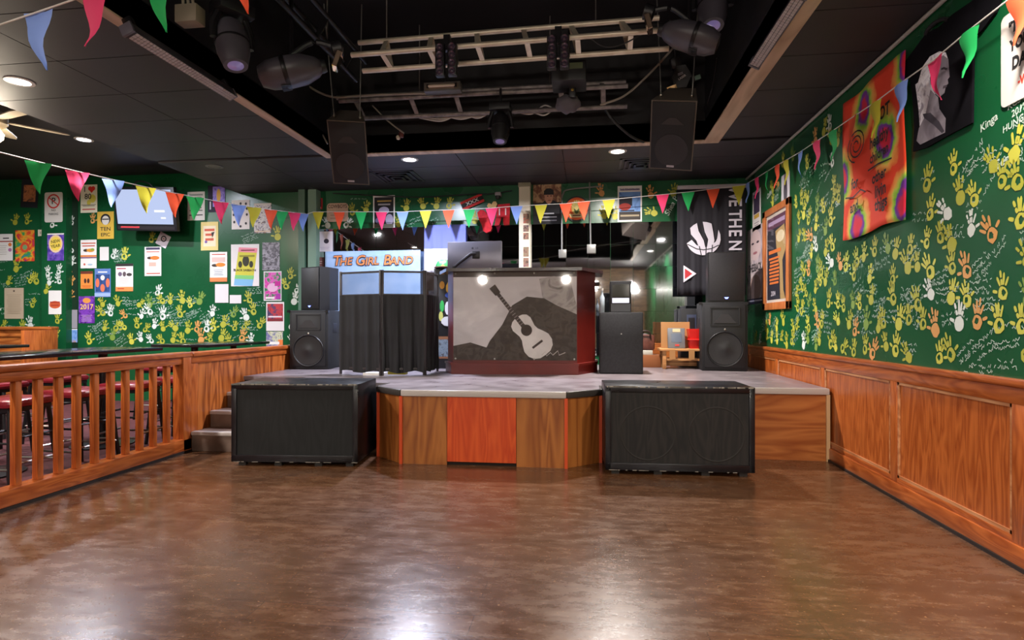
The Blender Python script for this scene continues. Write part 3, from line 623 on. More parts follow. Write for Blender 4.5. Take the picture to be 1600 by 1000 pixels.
# ---- things on the wall above the mirror
P('small red and black crest sticker beside the green post', (493, 310, 504, 327), 'b8242c', lambda p: p.rect(.18, .25, .82, .95, '1c1418').ell(.5, .6, .18, .2, 'c8902c').rect(.2, .05, .8, .2, 'e0b0a0'), name='sticker', cat='sticker')
P('shaped pink board reading COWBOYS in brown letters', (511, 318, 544, 346), 'c8a890', lambda p: p.text('COWBOYS', .5, .82, .2, '2c1810', sx=.78).lines(.08, .1, .92, .6, 3, 'b08a78', .5), name='shaped_sign', cat='sign', t=.006, radius=.05)
P('white framed black poster with gold script and a pale cup', (583, 306, 617, 358), W, lambda p: p.rect(.06, .05, .94, .95, '16141c').lines(.18, .80, .85, .87, 1, 'c0a050', .6).lines(.22, .70, .8, .77, 1, 'b8b4c0', .7).ell(.5, .55, .24, .12, 'b8b0d0').ell(.75, .28, .18, .17, 'b0a8c0').rect(.06, .05, .94, .16, '5a5648').ell(.3, .26, .2, .1, '6a6488'), name='poster')
P('white framed travel poster with a blue harbour scene', (965, 291, 1003, 346), W, lambda p: p.lines(.1, .86, .9, .93, 1, '9088a0', .6).rect(.06, .05, .94, .83, photo('ph_sea', ['3a60a8', '6a98d8', '86b0e0'], 5)).rect(.06, .44, .6, .7, '26222c').ell(.3, .42, .25, .1, 'a83830').rect(.06, .05, .94, .28, '3a3430').text('THE TENDERLOIN', .5, .9, .055, '5a5070', sx=.9).lines(.1, .28, .7, .34, 1, '201c20').lines(.1, .12, .9, .22, 1, 'a89a80'))
def man(p):
    p.rect(0, .55, 1, 1, photo('ph_warm', ['3a2018', '7a4a30', 'b89068', '4a2a20'], 8)).poly([(.0, 0), (1, 0), (1, .50), (.78, .58), (.65, .62), (.45, .62), (.3, .52), (0, .45)], '16161c')
    p.ell(.56, .70, .15, .19, 'c08a70').poly([(.38, .74), (.74, .74), (.72, .86), (.62, .90), (.48, .90), (.39, .84)], '1c1a1e').ell(.52, .71, .03, .012, '3a2018').ell(.64, .71, .03, .012, '3a2018').ell(.58, .6, .06, .012, '8a4a40')
    p.lines(.3, .24, .75, .30, 1, 'b8b8c0').lines(.25, .15, .85, .21, 1, 'b8b8c0').lines(.2, .07, .85, .12, 1, '9898a0')
P('poster of a person in a dark cap and black shirt next to the cream post', (833, 289, 877, 350), '2a1c18', man)
fr_, w_, h_ = back_frame(881, 307, 921, 346, YB - .01)
o = B().lathe([(.0, 0), (w_ / 2, 0), (w_ / 2, .012), (0, .012)], None, 32).obj('round_sign', M('sign_black', '1a1614', .5), None, True, fr_); tag(o, 'round orange sign with a pale plant emblem and black rim', 'sign'); PL.append((881, 307, 921, 346))
p = Print(w_, h_, .0125); p.ell(.5, .5, .44, .44, 'd85a20', 28).ell(.5, .55, .2, .28, 'c8b060').ell(.5, .5, .10, .2, '4a5a28')
for a in range(-60, 61, 20): p.line([(.5, .45), (.5 + .26 * math.sin(R(a)), .5 + .34 * math.cos(R(a)))], .012, 'd8c880')
p.poly([(.2, .3), (.8, .3), (.72, .16), (.28, .16)], 'e0c890').lines(.34, .2, .66, .28, 1, '6a2a10', .6); p.done(o)
# cream post with a strip of photographs
pc = thing('cream_post', 'cream painted post with a strip of small photographs in front of the mirror', 'post', (onY(820, 400, YB - .1).x, YB - .1, ZS))
xw = (onY(829, 400, YB - .1).x - onY(812, 400, YB - .1).x) / 2
bx('shaft', CREAM, -xw, xw, -.05, .095, 0, ZC - ZS, pc, .004); bx('capital', M('cream_dark', '8a8470', .7), -xw - .01, xw + .01, -.06, .09, ZC - ZS - .06, ZC - ZS - .002, pc, .004)
for k, (ya, yb_, c) in enumerate(((334, 349, 'c04a38'), (352, 362, '5a4a58'), (364, 374, 'b86a50'), (386, 401, '6a7a58'), (403, 417, '6a3a58'))):
    z1 = onY(820, ya, YB - .15).z - ZS; z0 = onY(820, yb_, YB - .15).z - ZS
    bx('photo_print', photo('ph_strip%d' % k, [c, '8a6a58', '1a1418'], 14), -xw * .2, xw * .78, -.053, -.05, z0, z1, pc)

# ---- mirror of square tiles
MIR = M('mirror_glass', 'c6cad0', .03, 1.)
mirror = thing('mirror_wall', 'wall mirror made of square tiles behind the stage', 'mirror', (-1.4, YB - .012, ZS + .3))
xa = onY(495, 400, YB).x; xb = onY(1062, 400, YB).x; ztop = onY(780, 352, YB).z; s = .3048
mt_ = B().box(.0015, s - .0015, -.003, .006, .0015, s - .0015).mesh('mirror_tile'); mt_.materials.append(MIR)
nc = int((xb - xa) / s) + 1
for c in range(nc):
    for r_ in range(6):
        o = link('mirror_tile', mt_, None, mirror); o.location = (xa + c * s + 1.4, 0, ztop - (r_ + 1) * s - ZS - .3)
        o.rotation_euler = (rng.uniform(-.004, .004), 0, rng.uniform(-.004, .004))
# conduits and junction boxes on the mirror
cdt = M('conduit_grey', '7c7c7a', .4, .4)
for nm, pts, bxp, lb in (('electrical_conduit', [(940, 291), (890, 296), (880, 303), (878, 320), (878, 392)], (873, 390, 885, 403), 'grey conduit bending down to a junction box on the mirror'), ('electrical_conduit', [(921, 283), (922, 330), (923, 384)], (917, 382, 931, 396), 'straight grey conduit dropping to a junction box beside the round sign')):
    t = thing(nm, lb, 'conduit', onY(*pts[-1], YB - .04)); P0 = t.location
    B().tube(curve_pts([onY(x, y, YB - .04) - P0 for x, y in pts], 5), .011).obj('pipe', cdt, t, True)
    a = onY(bxp[0], bxp[3], YB - .04) - P0; b = onY(bxp[2], bxp[1], YB - .04) - P0; bx('junction_box', cdt, a.x, b.x, -.03, .02, a.z, b.z, t, .005)
P('white sheet with a small black ink drawing stuck on the mirror', (495, 362, 520, 393), 'd8cfd8', lambda p: p.ell(.6, .52, .16, .12, '2a2438').lines(.2, .1, .8, .25, 2, 'b8a8c0', .3), y=YB - .03)
P('small brown card stuck at the mirror edge above the speaker', (496, 402, 506, 418), '7a4a48', lambda p: p.lines(.2, .3, .8, .7, 2, 'c8b0a8', .3), y=YB - .03, name='card', cat='card')
P('red and black banner with three white crosses hung aslant', (720, 309, 756, 322), 'c82a28', lambda p: p.rect(0, .28, 1, .74, K).text('XXX', .5, .5, .4, W, sx=1.3), y=YB - .03, rot=22, name='small_banner', cat='banner')
# red sock-shaped stocking and swim shorts pinned up
def cloth_shape(name, label, cat, pts, mat, y, th=.012, prints=None):
    q = [onY(a, b, y) for a, b in pts]; c = sum(q, Vector()) / len(q); fr = frame(c, (1, 0, 0), (0, 0, 1))
    o = B().prism([(v.x - c.x, v.z - c.z) for v in q], 0, th).obj(name, mat, None, False, fr); tag(o, label, cat)
    if prints: p = Print(.4, .4, th + .001); prints(p); p.done(o)
    return o
RED = noisy('red_cloth', 'a81420', 'c8202c', (20, 20, 20), rough=(.8, .9))
cloth_shape('red_stocking', 'red felt stocking hung above the monitor', 'decoration', [(746, 332), (751, 328), (757, 329), (762, 336), (766, 350), (769, 356), (767, 361), (760, 364), (755, 361), (753, 352), (748, 342)], RED, YB - .04)
cloth_shape('swim_shorts', 'red swim shorts with white lettering pinned above the mirror', 'shorts', [(778, 320), (797, 318), (796, 351), (787, 352), (786, 340), (784, 340), (780, 352), (773, 353), (776, 335)], RED, YB - .04, prints=lambda p: p.rect(.62, .58, .66, .82, 'e0c8c8').rect(.40, .58, .44, .82, 'e0c8c8'))
cloth_shape('toy_glasses', 'round peach coloured novelty glasses above the red stocking', 'decoration', [(761, 322), (763, 318), (766, 318), (768, 320), (771, 315), (775, 315), (777, 319), (775, 324), (771, 326), (767, 324), (763, 325)], M('peach', 'd8b070', .6), YB - .05)
t = thing('security_camera', 'small white dome camera with dark lens under the ceiling cables', 'camera', onY(778, 306, YB - .1))
B().box(-.04, .04, -.03, .1, .0, .05, .008).obj('housing', M('cam_grey', '8a868c', .5), t, True); B().lathe([(.0, -.05), (.025, -.045), (.035, -.02), (.035, 0)], None, 14).obj('dome', BLACK, t, True)
# flag of blue over white behind the monitor
def drape(name, label, cat, x0, x1, z0, z1, y, mats, split=None, waves=5, amp=.012, seed=1, nx=40, nz_=12, parent=None, partname=None):
    r = random.Random(seed); ph = r.uniform(0, 6); vs = []; fs = []; mi = []
    for j in range(nz_ + 1):
        for i in range(nx + 1):
            u = i / nx; v = j / nz_; a = amp * (.25 + .75 * (1 - v))
            vs.append(((u - .5) * (x1 - x0), -a * math.sin(u * waves * 6.28 + ph + v * .8) - a * .5 * math.sin(u * waves * 13 + ph * 2), (v) * (z1 - z0)))
    for j in range(nz_):
        for i in range(nx):
            a = j * (nx + 1) + i; fs.append((a, a + 1, a + nx + 2, a + nx + 1)); mi.append(1 if split and (j + .5) / nz_ < split else 0)
    me = bpy.data.meshes.new(name); me.from_pydata(vs, [], fs); me.polygons.foreach_set('material_index', mi)
    for m in mats: me.materials.append(m)
    for p_ in me.polygons: p_.use_smooth = True
    o = link(partname or name, me); so = o.modifiers.new('thickness', 'SOLIDIFY'); so.thickness = .003
    o.location = ((x0 + x1) / 2, y, z0)
    if label: tag(o, label, cat)
    return o
a = onY(663, 352, YB - .06); b = onY(728, 425, YB - .06)
drape('hanging_flag', 'lavender blue over white cloth flag hung on the mirror behind the monitor', 'flag', a.x, b.x, b.z, a.z, YB - .06, [C('6f78c8', .8), C('d8d6e2', .8)], .46, 4, .01, 3)
a = onY(508, 393, YB - .1); b = onY(657, 508, YB - .1)
ban = drape('band_banner', 'pale blue banner reading THE GIRL BAND in orange letters', 'banner', a.x, b.x, b.z, a.z, YB - .1, [noisy('banner_blue', '8fb0dc', 'a6c0e6', (4, 4, 4), rough=(.7, .8))], None, 3, .006, 9)
for nm, bd, col in (('word_outline', .05, '2a1a30'), ('word', .012, 'e08850')):
    for word in ((('T', .125, .135), ('HE', .222, .105)), (('G', .375, .135), ('IRL', .497, .105)), (('B', .655, .135), ('AND', .803, .105))):
        p = Print(b.x - a.x, a.z - b.z, 0 if bd > .03 else .003)
        for body, cx, s1 in word: p.text(body, cx, .865 - (0 if s1 > .12 else .010), s1, col, 2, .2, 1.0, bd); p.z -= .0003
        o = p.done(ban, nm); o.matrix_local = Matrix.Translation((0, -.014, (a.z - b.z) / 2)) @ Matrix.Rotation(R(90), 4, 'X')
# black basketball flag
a = onY(1058, 294, YB - .22); b = onY(1166, 461, YB - .22)
FLG = C('1c1a22', .85)
fl = drape('hanging_flag', 'black flag with a white clawed ball emblem and sideways white letters', 'flag', a.x, b.x, b.z, a.z, YB - .22, [FLG], None, 6, .008, 5, 60, 12)
Wd, Hd = b.x - a.x, a.z - b.z; p = Print(Wd, Hd, 0)
cx, cy, rr = .38, .525, .25
def arcpt(a_, k=1.): return (cx + rr * k * math.cos(R(a_)), cy + rr * k * math.sin(R(a_)) * Wd / Hd)
FW = C('cfcad6', .8)
p.poly([arcpt(q) for q in range(196, 345, 8)] + [(cx + .20, cy - .02), (cx + .1, cy - .07), (cx, cy - .085), (cx - .1, cy - .06), (cx - .17, cy - .01)], FW)
p.poly([arcpt(140), arcpt(125), arcpt(112), (cx - .07, cy + .07), (cx + .005, cy - .02), (cx + .03, cy - .09), (cx - .06, cy - .09), (cx - .1, cy - .02), (cx - .18, cy + .04)], FW)
p.poly([arcpt(92), arcpt(78), arcpt(62), (cx + .14, cy + .06), (cx + .16, cy - .02), (cx + .13, cy - .09), (cx + .05, cy - .09), (cx + .07, cy - .01), (cx + .02, cy + .06)], FW)
p.poly([arcpt(30), arcpt(12), arcpt(-6), arcpt(-20), (cx + .16, cy - .06), (cx + .2, cy + .0)], FW)
for pts in ([arcpt(200, .98), (cx - .1, cy - .095), (cx, cy - .105), (cx + .12, cy - .095), arcpt(-25, .98)], [(cx + .04, cy - .075), (cx + .035, cy - .16)], [(cx - .06, cy - .07), (cx - .03, cy - .155)], [(cx + .13, cy - .06), (cx + .12, cy - .14)]): p.line(pts, .012, FLG)
o = p.done(fl, 'ball_emblem'); o.matrix_local = Matrix.Translation((0, -.016, Hd / 2)) @ Matrix.Rotation(R(90), 4, 'X')
for ch, vv in (('W', .935), ('E', .845), ('T', .745), ('H', .66), ('E', .57), ('N', .455)):
    p = Print(Wd, Hd, 0); p.text(ch, .83, vv, .115, FW, -90, 0, .8, .02); o = p.done(fl, 'letter'); o.matrix_local = Matrix.Translation((0, -.016, Hd / 2)) @ Matrix.Rotation(R(90), 4, 'X')
p = Print(Wd, Hd, 0); p.poly([(.09, .12), (.09, .28), (.28, .20)], FW).poly([(.11, .15), (.11, .25), (.22, .20)], 'b02a30')
o = p.done(fl, 'triangle_patch'); o.matrix_local = Matrix.Translation((0, -.016, Hd / 2)) @ Matrix.Rotation(R(90), 4, 'X')
bx('hanging_rod', M('rod_white', 'b8b0b8', .5), -Wd / 2, Wd / 2, -.02, .01, Hd - .02, Hd + .03, fl, .004)

# ================================================================ THINGS ON THE RIGHT WALL
slogan = [(lambda p, q=q: p.text(q[0], .5, q[1], q[2], q[3], 0, .05, .8, .05)) for q in (('"TRUST ME', .82, .12, K), ('YOU CAN', .62, .12, K), ('DANCE"', .42, .13, K), ('-VODKA', .2, .085, 'c0301c'))]
poster('slogan_sign', 'white metal sign with bold black slogan ending in VODKA', 'sign', (1566, 30, 1668, 118), M('sign_cream', 'd2cac6', .35), slogan, 'R', t=.006, radius=.03)
poster('poster', 'tall poster reading SHESBACK over two pale faces beside the corner', 'poster', (1167, 362, 1195, 473), photo('ph_mauve', ['4a4048', 'a898a0', 'c8b8b8', '6a5a60'], 3), lambda p: p.ell(.5, .76, .32, .2, 'c0a8a8').ell(.36, .79, .07, .015, '3a3038').ell(.64, .79, .07, .015, '3a3038').ell(.5, .66, .12, .018, '9a6068').ell(.5, .2, .32, .18, '9a8078').rect(0, .40, 1, .53, 'b8a8ac').text('SHESBACK', .5, .465, .10, K, sx=.85, bold=.04).rect(0, 0, 1, .07, '2a2440').lines(.1, .02, .9, .06, 1, 'c8c0d0'), 'R')
poster('poster', 'narrow white poster with a dark purple picture above the SHESBACK poster', 'poster', (1176, 302, 1189, 356), 'd8d0d0', lambda p: p.rect(.15, .42, .85, .92, '3a2c48').rect(.2, .3, .8, .4, 'c8a040').lines(.2, .1, .8, .22, 2, '8a8088', .3), 'R')
poster('poster', 'narrow white poster with a grey figure directly above the framed picture', 'poster', (1221, 276, 1234, 322), 'c8c4cc', lambda p: p.ell(.5, .5, .22, .4, '4a4650'), 'R')
fr_, w_, h_ = right_frame(1195, 333, 1237, 482, XR - .002)
t = thing('framed_picture', 'orange wood frame around a dark magazine style cover with orange lettering', 'picture frame', mtx=fr_)
fw = .075
fm = wood('frame_wood', '9a4e22', 'bc7440', 1, .35)
B().box(-w_ / 2, w_ / 2, h_ / 2 - fw, h_ / 2, 0, .03, .004).box(-w_ / 2, w_ / 2, -h_ / 2, -h_ / 2 + fw * 1.1, 0, .03, .004).box(-w_ / 2, -w_ / 2 + fw * 1.3, -h_ / 2, h_ / 2, 0, .03, .004).box(w_ / 2 - fw * 1.3, w_ / 2, -h_ / 2, h_ / 2, 0, .03, .004).obj('frame', fm, t, True)
o = B().box(-w_ / 2 + .02, w_ / 2 - .02, -h_ / 2 + .02, h_ / 2 - .02, 0, .008).obj('mat_board', C('c8bcb0'), t)
p = Print(w_ - 2 * fw * 1.3 - .06, h_ - 2 * fw - .08, .0095)
p.rect(0, 0, 1, 1, '1c1a28').rect(0, .86, 1, 1, '5a3048').lines(.06, .89, .94, .97, 1, 'a890b0', .6).poly([(.45, .82), (.9, .86), (1, .6), (.8, .45), (.85, .1), (.95, .0), (.7, 0), (.66, .4), (.5, .62)], 'a88a58').ell(.7, .74, .2, .07, 'd0c0a0')
p.lines(.1, .18, .68, .52, 8, 'd0702c', .6).lines(.1, .55, .75, .61, 1, 'd0702c', .7).text('2004', .35, .07, .06, 'c8c0c8'); p.done(t, 'print')
B().box(-w_ / 2 + fw, w_ / 2 - fw, -h_ / 2 + fw, h_ / 2 - fw, .014, .017).obj('glass', mat_clear('picture_glass', .08), t)
# tie-dye hanging
xt = XR - .03
q4 = [onX(1317, 160, xt), onX(1411, 84, xt), onX(1418, 347, xt), onX(1321, 371, xt)]
ty0, ty1 = q4[0].y, (q4[1].y + q4[2].y) / 2; tz1 = (q4[0].z + q4[1].z) / 2; tz0 = (q4[2].z + q4[3].z) / 2
tw, th_ = ty0 - ty1, tz1 - tz0
frt = frame((xt, (ty0 + ty1) / 2, (tz0 + tz1) / 2), (0, -1, 0), (0, 0, 1))
vs = []; fs = []; nx, ny = 24, 24
for j in range(ny + 1):
    for i in range(nx + 1):
        u, v = i / nx - .5, j / ny - .5; vs.append((u * tw, v * th_ + .015 * math.sin(u * 6), .006 * math.sin(u * 14 + v * 3) + .005 * math.sin(v * 9)))
for j in range(ny):
    for i in range(nx): k = j * (nx + 1) + i; fs.append((k, k + 1, k + nx + 2, k + nx + 1))
me = bpy.data.meshes.new('tapestry'); me.from_pydata(vs, [], fs)
cent = [((x - .5) * tw, (y - .5) * th_) for x, y in ((.38, .84), (.0, .45), (1.02, .93), (.72, .55), (.28, .06), (.97, .12))]
tap = link('tapestry', me, mat_tiedye(cent), None, frt); tag(tap, 'red and orange tie-dye cloth with a drawn swirl and black handwriting', 'tapestry'); tap.modifiers.new('thickness', 'SOLIDIFY').thickness = .003
for f_ in me.polygons: f_.use_smooth = True
p = Print(tw, th_, .019)
p.line([(.30 + (.03 + q * .00014) * math.cos(R(q)), .62 + (.03 + q * .00014) * .68 * math.sin(R(q))) for q in range(0, 1000, 20)], .012, K)
p.line([(.10, .29), (.24, .27), (.38, .30), (.46, .27)], .012, K).line([(.50, .40), (.66, .41), (.86, .40)], .012, K)
p.done(tap, 'swirl_drawing')
for body, x, y, sz in (('NOT', .72, .71, .08), ('healthy', .68, .57, .075), ('for', .28, .36, .075), ('children', .68, .47, .065), ('other', .68, .33, .07), ('and', .27, .2, .075), ('livin', .70, .235, .08), ('thigs', .71, .15, .075)):
    p = Print(tw, th_, .024); p.text(body, x, y, sz, K, 4, .1, .8, .03); p.done(tap, 'word')
# T-shirt
xs = XR - .012
out = [(1428, 237), (1430, 200), (1427, 150), (1422, 118), (1410, 124), (1403, 112), (1420, 90), (1446, 55), (1458, 47), (1468, 42), (1490, 22), (1515, 5), (1545, -18), (1572, -20), (1556, 20), (1535, 48), (1522, 58), (1521, 120), (1520, 192), (1480, 213), (1450, 230)]
pts = [onX(a_, b_, xs) for a_, b_ in out]; cy_ = sum(v.y for v in pts) / len(pts); cz_ = sum(v.z for v in pts) / len(pts)
frs = frame((xs, cy_, cz_), (0, -1, 0), (0, 0, 1)); uv = lambda a_, b_: (lambda v: (cy_ - v.y, v.z - cz_))(onX(a_, b_, xs))
ts = B().prism([uv(*q) for q in out], -.006, .006).obj('t_shirt', noisy('black_tee', '0b0a0f', '110f15', (9, 9, 9), rough=(.95, 1.), spec=.1), None, False, frs)
tag(ts, 'black t-shirt with a grey printed profile of a long-haired person', 't-shirt')
B().tube(curve_pts([Vector((*uv(*q), .008)) for q in ((1448, 54), (1452, 46), (1462, 36), (1474, 30), (1482, 30))], 4), .012).obj('collar', M('tee_collar', '120f16', .9), ts, True)
p = Print(1, 1, .007)
def up(*pts): return [(a_ + .5, b_ + .5) for a_, b_ in (uv(*q) for q in pts)]
HAIR = photo('ph_hair', ['c0b8c8', 'ece8f0', '98909e'], 12)
p.poly(up((1446, 110), (1456, 90), (1470, 80), (1479, 82), (1470, 92), (1462, 104), (1460, 130), (1464, 152), (1456, 170), (1452, 196), (1440, 212), (1437, 170), (1432, 132), (1440, 126)), HAIR).poly(up((1443, 105), (1455, 88), (1470, 80), (1480, 82), (1484, 95), (1478, 110), (1466, 125), (1462, 150), (1452, 165), (1448, 190), (1440, 195), (1438, 150), (1436, 130)), HAIR)
p.poly(up((1464, 95), (1476, 86), (1484, 92), (1485, 108), (1486, 120), (1483, 124), (1484, 130), (1480, 135), (1478, 145), (1470, 152), (1462, 145), (1456, 130), (1456, 110)), photo('ph_skin', ['6a626c', '948c96'], 6))
p.poly(up((1456, 140), (1468, 152), (1470, 170), (1480, 185), (1479, 207), (1460, 216), (1440, 226), (1434, 220), (1438, 200), (1448, 180)), photo('ph_skin', []))
p.poly(up((1444, 178), (1456, 176), (1470, 190), (1478, 205), (1474, 208), (1462, 196), (1446, 184)), '3a343e')
p.line(up((1473, 108), (1477, 106), (1482, 108)), .012, '2a242c').line(up((1476, 136), (1482, 134)), .014, '4a404a').poly(up((1455, 122), (1458, 114), (1460, 124), (1457, 132)), '5a505a'); p.done(ts, 'print')

# ================================================================ ON THE STAGE
GRILLE = noisy('speaker_grille', '111115', '17171b', (60, 60, 60), rough=(.5, .6)); CONE = M('speaker_cone', '1b1b1f', .45); BODY = noisy('speaker_carpet', '0c0c10', '131317', (25, 25, 25), rough=(.6, .75))
LEDB = M('blue_led', '8090ff', .3, emit='7080ff', estr=4)
RX90 = Matrix.Rotation(R(90), 4, 'X')
def facing(x, y, z): return Matrix.Translation((x, y, z)) @ RX90          # local z points to -Y
def big_speaker(name, label, loc, rotz, w, d, h):
    t = thing(name, label, 'speaker', loc, rotz)
    bx('cabinet', BODY, -w / 2, w / 2, 0, d, 0, h, t, .012)
    bx('grille', GRILLE, -w / 2 + .03, w / 2 - .03, -.012, .002, .04, h - .03, t, .006)
    f = -.014; hz0, hz1 = h * .66, h * .93
    B().box(-w * .32, w * .32, f - .006, f, hz1 - .012, hz1).box(-w * .32, w * .32, f - .006, f, hz0, hz0 + .012).box(-w * .32, -w * .32 + .012, f - .006, f, hz0, hz1).box(w * .32 - .012, w * .32, f - .006, f, hz0, hz1).obj('horn_frame', CONE, t)
    B().prism([(-w * .24, 0), (w * .24, 0), (.04, h * .13), (-.04, h * .13)], 0, .006, facing(0, f, hz0 + .03)).obj('horn_mouth', M('horn_grey', '2a282b', .5), t)
    r0 = w * .40; c = facing(0, f, h * .32)
    B().lathe([(r0 - .018, 0), (r0 - .012, .012), (r0 - .004, .014), (r0, .01), (r0 + .002, 0)], c, 32).obj('woofer_ring', M('ring_black', '17171a', .4), t, True)
    B().lathe([(.0, .010), (.03, .009), (.05, .004), (r0 * .6, .001), (r0 - .02, .005), (r0 - .02, 0)], c, 28).obj('woofer_cone', CONE, t, True)
    B().lathe([(0, .006), (.012, .003), (.012, 0)], facing(0, f, h * .605), 10).obj('badge', STEEL, t)
    for sx in (-1, 1):
        B().box(sx * w / 2 - .03, sx * w / 2 + .002, -.004, .03, h - .03, h + .002).obj('corner_guard', BLK2, t)
        B().box(sx * w / 2 - .004 + (-.0 if sx > 0 else 0), sx * w / 2 + .004, d * .35, d * .62, h * .62, h * .78, .003).obj('handle', M('handle_black', '2a2a30', .3), t)
    return t
def top_speaker(name, label, loc, rotz, w, d, h):
    t = thing(name, label, 'speaker', loc, rotz)
    pts = [(-w / 2, 0), (w / 2, 0), (w / 2, d * .45), (w * .33, d), (-w * .33, d), (-w / 2, d * .45)]
    B().prism(pts, 0, h).obj('cabinet', M('speaker_shell', '101014', .45), t); bx('grille', noisy('grille_front', '19181c', '211f24', (60, 60, 60), rough=(.45, .55)), -w / 2 + .012, w / 2 - .012, -.012, .003, .012, h - .012, t, .008)
    B().prism([(-.025, .012), (.025, .012), (.012, -.008), (-.012, -.008)], 0, .003, facing(0, -.013, .045)).obj('power_light', LEDB, t)
    return t
a = onZ(450, 577, ZS); b = onZ(505, 577, ZS); wl = .49
big_speaker('floor_speaker', 'black floor speaker under a plain speaker next to the half wall', (-3.41, 6.72, ZS), R(4), wl, .46, .73)
top_speaker('top_speaker', 'plain black speaker with blue light standing on the speaker next to the half wall', (-3.44, 6.82, ZS + .733), R(-26), .36, .34, .54)
big_speaker('floor_speaker', 'black floor speaker with a speaker on top in front of the black flag', (1.62, 7.13, ZS), R(-3), .525, .46, .82)
top_speaker('top_speaker', 'plain black speaker with blue light standing in front of the black flag', (1.645, 7.16, ZS + .823), R(-2), .42, .38, .60)
# subwoofers used as steps
def sub(label, p0, p1, h, d, worn):
    v = p1 - p0; w = v.length; t = thing('subwoofer_box', label, 'speaker box', p0, math.atan2(v.y, v.x))
    shell = noisy('box_black_worn' if worn else 'box_black', '0e0e12', '17171d', (7, 7, 7), rough=(.22, .4)); e = .045
    B().box(0, w, .02, d, .035, h, .008).obj('cabinet', shell, t, True)
    B().box(0, w, 0, .03, h - e, h, .004).box(0, w, 0, .03, .035, .035 + e * 1.3, .004).box(0, e, 0, .03, .035, h, .004).box(w - e, w, 0, .03, .035, h, .004).obj('front_frame', shell, t, True)
    gm = wood('worn_black_cloth', '0c0b0c', '211d1b', 2, .8, 1.2) if worn else wood('black_cloth_grain', '0b0c0d', '151617', 2, .8, 1.2)
    bx('grille', gm, e, w - e, .010, .02, .035 + e, h - e, t)
    if worn:
        for cx_ in (.29, .75): B().lathe([(.205, 0), (.208, .003), (.215, .003), (.218, 0)], facing(w * cx_, .010, h * .47), 40).obj('woofer_outline', M('faint_ring', '1c1916', .7), t)
    scu = M('scuffed_edge', '8a8378', .7); r = random.Random(len(label)); eb = B()
    for k in range(46):
        x = r.uniform(0, w - .03); l_ = r.uniform(.008, .05); eb.box(x, min(w, x + l_), -.0014, .006, h - .009, h + .0012)
    for k in range(14):
        x = r.uniform(0, w - .03); eb.box(x, min(w, x + r.uniform(.01, .05)), -.0012, .003, .034, .039)
    eb.obj('scuffed_edge', scu, t)['kind'] = 'stuff'
    for x in (.08, w * .36, w * .68, w - .08): bx('foot', M('rubber_foot', '2a2826', .7), x - .03, x + .03, .03, .07, 0, .036, t); bx('foot', M('rubber_foot'), x - .03, x + .03, d - .07, d - .03, 0, .036, t)
    return t
a, b = onZ(361, 728, 0), onZ(559, 730, 0); sub('low black bass box with smooth dark cloth front beside the steps', a, b, .69, .56, False)
a, b = onZ(946, 741, 0), onZ(1177, 744, 0); b.y = a.y + .04; sub('low black bass box with worn brown-stained cloth front and two round outlines', a, b, .70, .52, True)
# waste bin
t = thing('waste_bin', 'white plastic waste bin with a black liner behind the folding screen', 'bin', onZ(526, 572, ZS))
B().lathe([(.085, 0), (.11, .28), (.115, .28), (.115, .29), (.1, .29), (.078, .01), (0, .01)], None, 20).obj('bucket', WHITE, t, True); B().lathe([(.117, .25), (.12, .30), (.105, .33), (.098, .28)], None, 20).obj('liner', SOFT, t, True)
# folding screen
scr = thing('folding_screen', 'black folding screen with mesh windows over gathered cloth', 'screen', (-2.3, 6.25, ZS))
SP = [onZ(531, 584, ZS), onZ(596, 587, ZS), onZ(664, 586, ZS), onY(684, 500, 6.66)]
SP[3].z = ZS; SP = [v - Vector((-2.3, 6.25, ZS)) for v in SP]; SH = 1.15
MESHM = mat_mesh('screen_mesh', '3a3844', .3)
for k in range(3):
    a, b = SP[k], SP[k + 1]; u = (b - a).normalized(); L = (b - a).length; mt = Matrix(((u.x, -u.y, 0, a.x), (u.y, u.x, 0, a.y), (0, 0, 1, 0), (0, 0, 0, 1)))
    fb = B()
    for x in (.0, L - .026): fb.box(x + .001, x + .025, -.012, .012, 0, SH, .003, mt)
    for z in (SH - .03, SH * .755, .06): fb.box(.02, L - .02, -.008, .008, z, z + .022, 0, mt)
    pf = fb.obj('panel_frame', M('screen_frame', '3a3436', .4), scr, True)
    B().box(.025, L - .025, -.001, .001, SH * .77, SH - .03, 0, mt).obj('mesh_window', MESHM, scr)
    r = random.Random(k + 4); vs = []; fs = []; nx, ny = 44, 14
    for j in range(ny + 1):
        for i in range(nx + 1):
            uu = i / nx; v = j / ny; am = .004 + .012 * (1 - v) ** 1.2
            y = -.016 - am * math.sin(uu * 19 + k * 2 + v * 1.5) - am * .6 * math.sin(uu * 37 + k) - .003 * (abs(math.sin(v * 9.4)) > .97)
            vs.append(mt @ Vector((.012 + uu * (L - .024), y, .035 + v * (SH * .765 - .035) + .012 * math.sin(uu * 9 + k) * (1 - v))))
    for j in range(ny):
        for i in range(nx): q = j * (nx + 1) + i; fs.append((q, q + 1, q + nx + 2, q + nx + 1))
    me = bpy.data.meshes.new('cloth'); me.from_pydata(vs, [], fs); [setattr(f_, 'use_smooth', True) for f_ in me.polygons]
    link('cloth', me, noisy('screen_cloth', '100f14', '18161c', (14, 14, 14), rough=(.6, .75)), scr)
bx('paper_stack', WHITE, *(lambda q: (q.x, q.x + .24, q.y - .02, q.y + .1))(onZ(568, 586, ZS)), ZS, ZS + .025)
tag(bpy.data.objects['paper_stack'], 'white papers lying on the stage under the folding screen', 'paper')
q = onZ(606, 585, ZS); o = bx('yellow_tray', M('yellow_plastic', 'a89a1c', .5), q.x, q.x + .2, q.y + .0, q.y + .09, ZS, ZS + .03); tag(o, 'flat yellow plastic tray peeking out under the folding screen', 'tray')
